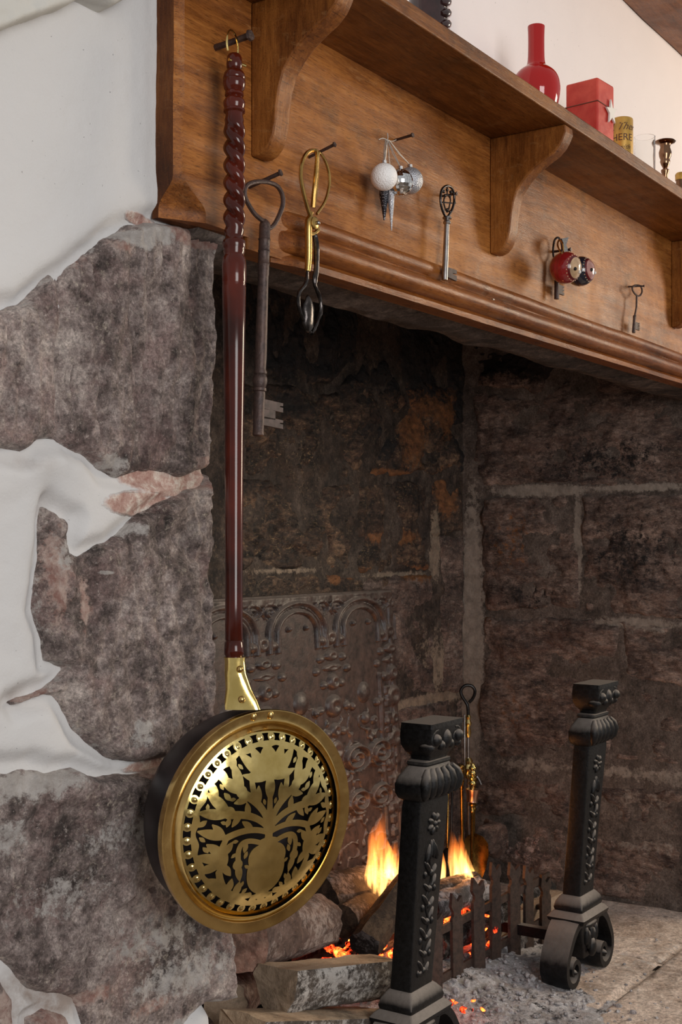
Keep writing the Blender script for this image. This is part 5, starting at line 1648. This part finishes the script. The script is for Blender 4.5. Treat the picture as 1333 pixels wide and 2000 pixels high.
# ================================================================== LOGS
def m_bark(name, c0, c1, lich, amt):
    n = NT(name); v = n.mapp((1, 1, 1))
    f = n.noise(22, 9, 0.75, v, 1.0); g = n.noise(60, 7, 0.75)
    c = n.ramp(f, [(0.35, c0), (0.62, c1)])
    lm = n.ramp(n.math('MULTIPLY', n.noise(9, 5, 0.6), n.noise(75, 5, 0.8)), [(0.24, 0.0), (0.32, amt)])
    c = n.mix(lm, c, lich)
    return n.done(c, 0.85, 0, n.bump(n.math('ADD', f, n.math('MULTIPLY', g, 0.6)), 1.0, 0.008))


def m_cutwood(name, c0, c1, rings=True):
    n = NT(name); v = n.mapp((8, 8, 60))
    f = n.noise(4, 8, 0.75, n.mapp((1, 3, 6)), 0.8); g = n.noise(50, 6, 0.8)
    c = n.ramp(n.math('ADD', n.math('MULTIPLY', f, .6), n.math('MULTIPLY', g, .4)), [(0.36, c0), (0.62, c1)])
    st = n.ramp(n.noise(9, 6, 0.7), [(0.36, 0.35), (0.5, 1.0)]); c = n.mix(1.0, c, st, 'MULTIPLY')
    return n.done(c, 0.8, 0, n.bump(n.math('ADD', f, g), 0.9, 0.004))


M['bark'] = m_bark('lichened_bark', (0.030, 0.024, 0.020), (0.17, 0.135, 0.11), (0.66, 0.62, 0.58), 0.95)
M['bark_brown'] = m_bark('brown_bark', (0.07, 0.042, 0.032), (0.26, 0.17, 0.14), (0.55, 0.45, 0.40), 0.7)
M['cut'] = m_cutwood('split_wood', (0.40, 0.25, 0.15), (0.72, 0.55, 0.38))
M['cut_end'] = m_cutwood('sawn_end', (0.24, 0.17, 0.11), (0.48, 0.36, 0.26))
M['cut_red'] = m_cutwood('pinkish_wood', (0.28, 0.11, 0.075), (0.56, 0.36, 0.27))
M['char'] = m_bark('charred_wood', (0.006, 0.005, 0.005), (0.030, 0.022, 0.018), (0.30, 0.28, 0.28), 0.7)
M['char_ash'] = m_bark('ash_covered_char', (0.035, 0.030, 0.030), (0.25, 0.23, 0.23), (0.60, 0.58, 0.60), 0.9)
M['char_brown'] = m_bark('half_burnt_wood', (0.020, 0.011, 0.007), (0.085, 0.05, 0.03), (0.20, 0.13, 0.08), 0.5)


def log(name, p0, p1, prof, mats, label, grp=None, rough=0.004, seed=0, up=(0, 0, 1), taper=0.95, top_idx=None, bend=0.0):
    """prof: outline (a, b) of the cross-section; faces whose outline edge is in top_idx take the split material"""
    p0, p1 = Vector(p0), Vector(p1); L_ = (p1 - p0).length
    z = (p1 - p0).normalized(); x = z.cross(Vector(up)).normalized(); y = x.cross(z)
    # subdivide the outline
    out = []; flag = []; n_ = len(prof)
    for i in range(n_):
        a, b_ = prof[i], prof[(i + 1) % n_]
        for k in range(5):
            s_ = k / 5; out.append((a[0] + (b_[0] - a[0]) * s_, a[1] + (b_[1] - a[1]) * s_)); flag.append(i in (top_idx or ()))
    N_ = len(out); secs = []; ns = max(8, int(L_ / 0.008))
    for i in range(ns + 1):
        t_ = i / ns; k_ = 1 - (1 - taper) * t_
        off = x * 0.0 + y * bend * math.sin(math.pi * t_)
        ring = []
        for j, (a, b_) in enumerate(out):
            ph_ = Vector((a * 1, b_ * 1, t_ * L_ * 0.35)) * 34 + Vector((seed * 7.1, 0, 0))
            d_ = mnoise.fractal(ph_, 1.0, 2.0, 5) * rough * (0.55 if flag[j] else 1.0)
            rl = math.hypot(a, b_) + 1e-6
            e_ = mnoise.noise(Vector((a * 60 + seed, b_ * 60, 3))) * 0.006 if i in (0, ns) else 0
            ring.append(p0 + z * (L_ * t_ + e_) + off + x * (a * k_ + a / rl * d_) + y * (b_ * k_ + b_ / rl * d_))
        secs.append(ring)
    bb = MB(); vs = [p for r in secs for p in r]; fs = []; mi = []
    bb.v = [tuple(p) for p in vs]
    for i in range(ns):
        for j in range(N_):
            a = i * N_ + j; b_ = i * N_ + (j + 1) % N_
            bb.f.append([a, b_, b_ + N_, a + N_]); bb.m.append(1 if flag[j] else 0)
    for base, idx in ((0, 0), (ns * N_, ns)):
        c_ = sum((Vector(v_) for v_ in secs[idx]), Vector()) / N_
        ci = len(bb.v); bb.v.append(tuple(c_ + z * (0.002 if idx else -0.002)))
        for j in range(N_): bb.f.append([base + j, base + (j + 1) % N_, ci]); bb.m.append(2)
    o_ = bb.build(name, mats, None, 40)
    return tag(o_, label, 'log', grp)


def rnd_prof(r, n_=12, sq=0.12, seed=0):
    rg_ = random.Random(seed)
    return [(math.cos(2 * math.pi * i / n_) * r * (1 + rg_.uniform(-sq, sq)), math.sin(2 * math.pi * i / n_) * r * (1 + rg_.uniform(-sq, sq))) for i in range(n_)]


def at(u, v, d): return CAM + d * ray(u, v)


BW = (M['bark'], M['cut'], M['cut_end'])
# big split half log, flat face up
a0 = at(538, 1925, 2.22); a1 = at(752, 1898, 2.45)
s_ = 2.25 / 2500
pr = [(-54, 30), (52, 38), (56, 18), (50, -10), (34, -42), (6, -58), (-22, -52), (-44, -24), (-56, 8)]
log('firewood_log', a0, a1, [(a * s_, b_ * s_) for a, b_ in pr][::-1], BW, 'thick split log with lichened bark and pale flat top, upper one of the front pile', 'firewood beside the fire', 0.005, 1, top_idx=(7,), taper=0.92)
# lower pale split log
a0 = at(470, 2010, 2.12); a1 = at(738, 2000, 2.40)
pr = [(-60, 22), (0, 30), (58, 26), (52, -20), (10, -50), (-50, -30)]
log('firewood_log', a0, a1, [(a * s_, b_ * s_) for a, b_ in pr][::-1], (M['bark'], M['cut'], M['cut']), 'pale freshly split log lying lowest at the bottom edge of the picture', 'firewood beside the fire', 0.004, 2, top_idx=(3, 4, 5), taper=1.0)
# round log end behind the pan
a0 = at(470, 1835, 2.28); a1 = at(622, 1800, 2.62)
log('firewood_log', a0, a1, rnd_prof(0.060, 12, 0.06, 4), (M['bark_brown'], M['cut_red'], M['cut_red']), 'round reddish barked log partly hidden behind the brass lid', 'firewood beside the fire', 0.005, 3, taper=0.9)
log('firewood_log', at(440, 1960, 2.30), at(520, 1905, 2.75), rnd_prof(0.042, 10, 0.1, 9), (M['bark_brown'], M['cut'], M['cut_end']), 'dark thin log in the gap left of the lichened half log', 'firewood beside the fire', 0.005, 5)
log('firewood_log', at(455, 1895, 2.45), at(500, 1870, 2.75), rnd_prof(0.030, 10, 0.1, 12), (M['bark_brown'], M['cut_red'], M['cut_red']), 'short reddish stick wedged under the round log', 'firewood beside the fire', 0.004, 6)
# burning wood
CH = (M['char'], M['char_brown'], M['char_brown'])
log('burning_log', at(610, 1775, 2.80), at(800, 1735, 3.15), rnd_prof(0.075, 12, 0.08, 21), (M['char'], M['char'], M['char_brown']), 'large charred log lying at the back behind the first flame', 'burning logs', 0.006, 7)
log('burning_log', at(668, 1800, 2.72), at(750, 1752, 3.0), rnd_prof(0.036, 12, 0.05, 22), (M['char'], M['char_brown'], M['char_brown']), 'short charred log with its brown round end facing left of the flame', 'burning logs', 0.004, 8)
log('burning_log', at(712, 1845, 2.66), at(800, 1720, 2.86), [(-0.034, 0.010), (0.0, 0.034), (0.036, 0.012), (0.030, -0.022), (-0.006, -0.034), (-0.036, -0.016)], (M['char_brown'], M['char'], M['char']), 'scorched split log leaning steeply behind the left andiron', 'burning logs', 0.005, 9)
log('burning_log', at(830, 1775, 2.90), at(935, 1738, 3.10), rnd_prof(0.036, 12, 0.12, 23), (M['char_ash'], M['char_ash'], M['char']), 'ash-whitened log lying high under the right-hand flames', 'burning logs', 0.007, 10)
log('burning_log', at(800, 1760, 2.86), at(925, 1716, 3.15), rnd_prof(0.022, 10, 0.12, 24), (M['char'], M['char_ash'], M['char']), 'thin black log on top of the ash-whitened one', 'burning logs', 0.006, 11)
log('burning_log', at(850, 1850, 2.86), at(1000, 1762, 3.12), rnd_prof(0.032, 12, 0.14, 25), (M['char'], M['char_ash'], M['char_ash']), 'charred log crossing low behind the middle bars', 'burning logs', 0.008, 12)
log('burning_log', at(950, 1812, 3.06), at(1085, 1752, 3.35), [(-0.030, 0.018), (0.030, 0.020), (0.028, -0.020), (-0.024, -0.022)], (M['cut_end'], M['char_brown'], M['char_brown']), 'unburnt brown squared stick at the right of the grate', 'burning logs', 0.004, 13)
log('burning_log', at(965, 1775, 3.12), at(1075, 1735, 3.4), rnd_prof(0.020, 10, 0.15, 26), (M['char'], M['char_ash'], M['char']), 'thin black branch on top at the right of the grate', 'burning logs', 0.006, 14)
log('burning_log', at(905, 1880, 2.92), at(1015, 1835, 3.1), rnd_prof(0.022, 10, 0.15, 27), (M['char_ash'], M['char_ash'], M['char']), 'grey burnt-out stub low in the ash behind the bars', 'burning logs', 0.006, 15)

# glowing embers
n = NT('ember'); f = n.noise(30, 6, 0.7, None, 0.5)
em = n.ramp(f, [(0.40, (0.02, 0.002, 0.001)), (0.50, (0.9, 0.035, 0.006)), (0.60, (1.0, 0.14, 0.02)), (0.72, (1.0, 0.42, 0.10))])
n.set(n.b.inputs['Emission Color'], em); n.set(n.b.inputs['Emission Strength'], n.ramp(f, [(0.42, 0.0), (0.55, 1.0)]))
st_ = n.math('MULTIPLY', n.ramp(f, [(0.42, 0.0), (0.56, 1.0)]), 5.0)
n.set(n.b.inputs['Emission Strength'], st_)
M['ember'] = n.done((0.02, 0.012, 0.010), 0.9, 0, n.bump(f, 1.0, 0.006))


def embers(cx, cy, cz, rx, ry, rz, cnt, size, seed, label):
    rg_ = random.Random(seed); bb = MB()
    for k in range(cnt):
        x = cx + rg_.gauss(0, .5) * rx; y = cy + rg_.gauss(0, .5) * ry; z = cz + rg_.gauss(0, .45) * rz; q = size * rg_.uniform(.5, 1.3)
        bb.ball((x, y, max(z, q * 0.4)), (q * rg_.uniform(.7, 1.4), q * rg_.uniform(.7, 1.4), q * rg_.uniform(.5, 1)), 7, 5)
    o_ = bb.build('embers', M['ember'], None, 20, jitter=(90, 0.006)); return tag(o_, label, 'embers', kind='stuff')


p = at(700, 1856, 2.80); embers(p[0], p[1], p[2], .065, .06, .012, 60, .010, 1, 'glowing red embers beneath the leaning scorched log')
p = at(735, 1790, 2.86); embers(p[0], p[1], p[2], .012, .03, .045, 24, .009, 2, 'glowing red cracks at the foot of the left flame')
p = at(850, 1800, 3.0); embers(p[0], p[1], p[2], .05, .06, .045, 40, .010, 3, 'orange embers behind the first bar of the grate')
p = at(917, 1800, 3.0); embers(p[0], p[1], p[2], .03, .06, .035, 26, .009, 4, 'red embers behind the second and third bar')
p = at(925, 1830, 2.98); embers(p[0], p[1], p[2], .06, .05, .03, 26, .008, 5, 'dull red embers low behind the middle of the grate')
p = at(880, 1965, 2.62); embers(p[0], p[1], p[2], .05, .05, .004, 16, .005, 6, 'few dying embers fallen in the ash before the grate')

# ================================================================== FLAMES (emission volumes)
def m_flame(name, h, strength, base=(1.0, 0.60, 0.17), tip=(1.0, 0.22, 0.03)):
    m = bpy.data.materials.new(name); m.use_nodes = True; t_ = m.node_tree
    for q_ in list(t_.nodes): t_.nodes.remove(q_)
    N_ = lambda k, **kw: (lambda x_: [setattr(x_, a, b_) for a, b_ in kw.items()] and x_ or x_)(t_.nodes.new(k))
    out = N_('ShaderNodeOutputMaterial'); em_ = N_('ShaderNodeEmission'); tc = N_('ShaderNodeTexCoord')
    mp_ = N_('ShaderNodeMapping'); mp_.inputs['Scale'].default_value = (85, 85, 11)
    t_.links.new(tc.outputs['Object'], mp_.inputs[0])
    no = N_('ShaderNodeTexNoise'); no.inputs['Scale'].default_value = 1.0; no.inputs['Detail'].default_value = 3; no.inputs['Distortion'].default_value = 0.6
    t_.links.new(mp_.outputs[0], no.inputs['Vector'])
    sep = N_('ShaderNodeSeparateXYZ'); t_.links.new(tc.outputs['Object'], sep.inputs[0])
    zz_ = N_('ShaderNodeMath', operation='DIVIDE'); zz_.inputs[1].default_value = h; t_.links.new(sep.outputs[2], zz_.inputs[0])
    cr = N_('ShaderNodeValToRGB'); cr.color_ramp.elements[0].color = (*base, 1); cr.color_ramp.elements[1].color = (*tip, 1)
    cr.color_ramp.elements[0].position = 0.05; cr.color_ramp.elements[1].position = 0.75
    t_.links.new(zz_.outputs[0], cr.inputs[0])
    fr = N_('ShaderNodeValToRGB'); fr.color_ramp.elements[0].position = 0.40; fr.color_ramp.elements[1].position = 0.72
    t_.links.new(no.outputs[0], fr.inputs[0])
    fz = N_('ShaderNodeValToRGB'); fz.color_ramp.elements[0].color = (1, 1, 1, 1); fz.color_ramp.elements[1].color = (0, 0, 0, 1)
    fz.color_ramp.elements[0].position = 0.25; fz.color_ramp.elements[1].position = 1.0
    t_.links.new(zz_.outputs[0], fz.inputs[0])
    m1_ = N_('ShaderNodeMath', operation='MULTIPLY'); t_.links.new(fr.outputs[0], m1_.inputs[0]); t_.links.new(fz.outputs[0], m1_.inputs[1])
    m2_ = N_('ShaderNodeMath', operation='MULTIPLY'); t_.links.new(m1_.outputs[0], m2_.inputs[0]); m2_.inputs[1].default_value = strength
    t_.links.new(cr.outputs[0], em_.inputs[0]); t_.links.new(m2_.outputs[0], em_.inputs[1])
    t_.links.new(em_.outputs[0], out.inputs['Volume'])
    return m


def flame(name, pts, d, rpx, label, strength):
    """pts: spine (u, v) from foot to tip at distance d; rpx: radii"""
    P_ = [Vector(at(u, v, d)) for u, v in pts]; s_ = d / 2500
    h = P_[-1].z - P_[0].z
    bb = MB(); secs = []
    sp_ = smooth([tuple(p) for p in P_], 4); rr_ = np.interp(np.linspace(0, 1, len(sp_)), np.linspace(0, 1, len(rpx)), rpx)
    for p_, r_ in zip(sp_, rr_):
        secs.append([(p_[0] - P_[0].x + math.cos(a) * r_ * s_ * RT[0] * 1.0 + math.sin(a) * r_ * s_ * .8 * FW[0], p_[1] - P_[0].y + math.cos(a) * r_ * s_ * RT[1] + math.sin(a) * r_ * s_ * .8 * FW[1], p_[2] - P_[0].z) for a in np.linspace(0, 2 * math.pi, 12, endpoint=False)])
    bb.loft(secs)
    o_ = bb.build(name, m_flame('fire_' + str(len(bpy.data.materials)), h, strength), None, 0)
    o_.location = P_[0]
    return tag(o_, label, 'flame')


flame('flame', [(738, 1800), (730, 1760), (736, 1715), (744, 1670), (738, 1630), (752, 1585)], 2.9, [8, 18, 26, 27, 18, 2], 'tall orange flame licking up between lid and left andiron', 230)
flame('flame', [(775, 1735), (768, 1715), (770, 1690), (768, 1665), (775, 1640)], 2.98, [14, 20, 20, 12, 2], 'bright yellow flame half hidden by the left andiron', 300)
flame('flame', [(905, 1740), (903, 1715), (895, 1685), (888, 1655), (882, 1620)], 3.1, [16, 24, 20, 12, 2], 'broad flame in front of the brass fire tools', 210)
flame('flame', [(918, 1722), (914, 1700), (904, 1665), (898, 1625)], 3.15, [12, 14, 10, 2], 'thin flame tongue leaning left before the shovel', 210)
flame('flame', [(852, 1735), (856, 1715), (860, 1685), (856, 1640)], 3.05, [14, 16, 12, 2], 'flame rising at the right edge of the left andiron', 210)
flame('flame', [(838, 1815), (850, 1790), (862, 1768), (866, 1742)], 2.93, [10, 14, 9, 2], 'small low flame behind the first bar', 300)

fl_ = bpy.data.lights.new('fire_glow', 'POINT'); fl_.energy = 1.8; fl_.color = (1.0, 0.36, 0.10); fl_.shadow_soft_size = 0.06
fo_ = bpy.data.objects.new('fire_glow', fl_); COL.objects.link(fo_); fo_.location = at(770, 1700, 2.98)
fl_ = bpy.data.lights.new('fire_glow', 'POINT'); fl_.energy = 0.7; fl_.color = (1.0, 0.36, 0.10); fl_.shadow_soft_size = 0.05
fo_ = bpy.data.objects.new('fire_glow', fl_); COL.objects.link(fo_); fo_.location = at(890, 1690, 3.1)

# ================================================================== FIRE TOOLS (companion set)
dT = 3.56
base = at(915, 1700, dT); bx, by = float(base[0]), float(base[1])
ts = thing('tool_stand', 'brass and black iron fire tool stand by the far corner', 'stand', (bx, by, 0.0))
k_ = dT / 2500
zpx = lambda v: 1 + (1060 - v) * k_
bb = MB(); bb.lathe([(0.0, .085), (0.012, .085), (0.02, .06), (0.03, .02), (0.05, .010)], 24, 0, Matrix.Translation((bx, by, 0.0))); bb.build('base', M['brass_dark'], ts)
bb = MB(); bb.tube([(bx, by, 0.03), (bx, by, zpx(1395))], 0.0042, 10); bb.build('stem', M['steel'], ts)
bb = MB(); pts = smooth([(bx, by, zpx(1440)), (bx - .001, by, zpx(1385)), (bx - RT[0] * .006, by - RT[1] * .006, zpx(1372)), (bx - RT[0] * .017, by - RT[1] * .017, zpx(1360)), (bx - RT[0] * .020, by - RT[1] * .020, zpx(1348)), (bx - RT[0] * .008, by - RT[1] * .008, zpx(1339)), (bx + RT[0] * .010, by + RT[1] * .010, zpx(1340)), (bx + RT[0] * .019, by + RT[1] * .019, zpx(1350)), (bx + RT[0] * .013, by + RT[1] * .013, zpx(1364)), (bx + RT[0] * .002, by + RT[1] * .002, zpx(1372))], 4)
bb.tube(pts, 0.0045, 10); bb.build('ring_handle', M['black_iron'], ts)
bb = MB(); bb.lathe([(zpx(1440), .006), (zpx(1430), .009), (zpx(1420), .006), (zpx(1412), .010), (zpx(1405), .006), (zpx(1400), .008), (zpx(1396), .005)], 14, 0, Matrix.Translation((bx, by, 0))); bb.build('turned_knop', M['brass'], ts)
bb = MB(); bb.lathe([(zpx(1520), .009), (zpx(1514), .014), (zpx(1506), .012), (zpx(1500), .015), (zpx(1492), .011), (zpx(1486), .014), (zpx(1480), .008)], 14, 0, Matrix.Translation((bx, by, 0))); bb.build('turned_knop', M['brass'], ts)
# hanging arms
bb = MB()
for sx, sv in ((-1, 1530), (1, 1545)):
    pts = smooth([(bx, by, zpx(1518)), (bx + sx * RT[0] * .02, by + sx * RT[1] * .02, zpx(1516)), (bx + sx * RT[0] * .028, by + sx * RT[1] * .028, zpx(1520)), (bx + sx * RT[0] * .036, by + sx * RT[1] * .036, zpx(1532))], 3)
    bb.tube(pts, 0.004, 8)
bb.build('tool_hook', M['steel'], ts)


def rod(name, u0, v0, u1, v1, d, r, mat, parent=None, knobs=()):
    A0 = Vector(at(u0, v0, d)); A1 = Vector(at(u1, v1, d)); Mk_ = frame(A0, A1); L_ = (A1 - A0).length; kk = d / 2500
    pr_ = [(0, r * kk * .6), (0.001, r * kk)]
    for (v, rr_) in knobs:
        q = (v - v0) / (v1 - v0) * L_; pr_ += [(q - .006, r * kk), (q - .002, rr_ * kk), (q + .002, rr_ * kk), (q + .006, r * kk)]
    pr_ += [(L_, r * kk)]
    bb_ = MB(); bb_.lathe(pr_, 12, 0, Mk_); return bb_.build(name, mat, parent, 50)


t = thing('fire_shovel', 'brass fire shovel with broad rounded blade hanging at the right of the stand', 'shovel', at(925, 1640, 3.50))
rod('handle', 926, 1512, 925, 1640, 3.50, 3.4, M['brass_dark'], t, [(1516, 6), (1524, 7.5), (1532, 6), (1572, 6), (1580, 5.5)])
bb = MB(); bl = [(908, 1640), (914, 1632), (930, 1628), (944, 1634), (954, 1648), (955, 1670), (950, 1695), (943, 1714), (930, 1716), (918, 1705), (911, 1680)]
P_ = [Vector(at(u, v, 3.48)) for u, v in bl]; fwd = Vector((FW[0], FW[1], 0))
mid = sum(P_, Vector()) / len(P_) + fwd * 0.016
vs = P_ + [p + fwd * 0.003 for p in P_] + [mid, mid + fwd * .003]; n_ = len(P_)
bb.add(vs, [(i, (i + 1) % n_, 2 * n_) for i in range(n_)] + [((i + 1) % n_ + n_, i + n_, 2 * n_ + 1) for i in range(n_)] + [(i, i + n_, (i + 1) % n_ + n_, (i + 1) % n_) for i in range(n_)])
bb.build('blade', M['brass_dark'], t, 60)
t = thing('fire_brush', 'fire brush with flared copper collar under a ribbed brass grip', 'brush', at(924, 1550, 3.44))
bb = MB(); A0 = Vector(at(924, 1541, 3.44)); A1 = Vector(at(923, 1566, 3.44)); kk = 3.44 / 2500
M['copper'] = plain('copper', (0.55, 0.33, 0.24), 0.3, 1.0)
bb.lathe([(0, 14 * kk), (.003, 14 * kk), (.016, 11.5 * kk), (.030, 10.5 * kk), (.034, 11 * kk), (.035, 6 * kk)], 20, 0, frame(A0, A1)); bb.build('collar', M['copper'], t)
rod('grip', 924, 1490, 923, 1541, 3.44, 4.5, M['brass'], t, [(1500, 8), (1510, 7), (1520, 8.5), (1530, 7.5)])
rod('handle', 923, 1566, 922, 1690, 3.44, 3.2, M['brass_dark'], t, [(1572, 7), (1585, 5)])
t = thing('fire_poker', 'brass handled poker hanging left of the stand stem', 'poker', at(901, 1560, 3.46))
rod('handle', 901, 1496, 902, 1540, 3.46, 4.5, M['brass_dark'], t, [(1498, 6.5), (1508, 7), (1518, 5.5), (1526, 6)])
rod('shaft', 902, 1540, 904, 1690, 3.46, 3.6, M['brass_dark'], t)
t = thing('fire_tongs', 'dark slender fire tongs with cupped ends at the far left of the tool stand', 'tongs', at(880, 1600, 3.46))
rod('arm', 876, 1535, 874, 1665, 3.46, 2.2, M['brass_dark'], t); rod('arm', 884, 1535, 881, 1665, 3.47, 2.2, M['black_iron'], t)
bb = MB(); bb.lathe([(0, 6 * kk), (.012, 15 * kk), (.022, 17 * kk), (.024, 15 * kk), (.026, 5 * kk)], 16, 0, frame(at(878, 1655, 3.46), at(878, 1676, 3.46))); bb.build('cup', M['black_iron'], t)
rod('steel_rod', 908, 1395, 908, 1495, 3.5, 1.6, M['steel'], ts)

# small rubble stone on the hearth behind the tools
bb = MB(); c = at(960, 1640, 3.62); bb.ball(c, (0.05, 0.04, 0.05), 16, 12)
o = bb.build('loose_stone', M['rock_side'], hs, 50, jitter=(22, 0.03)); o.name = 'stone'
for an in ('pale', 'rust', 'pink', 'soot'): o.data.attributes.new(an, 'FLOAT', 'POINT')
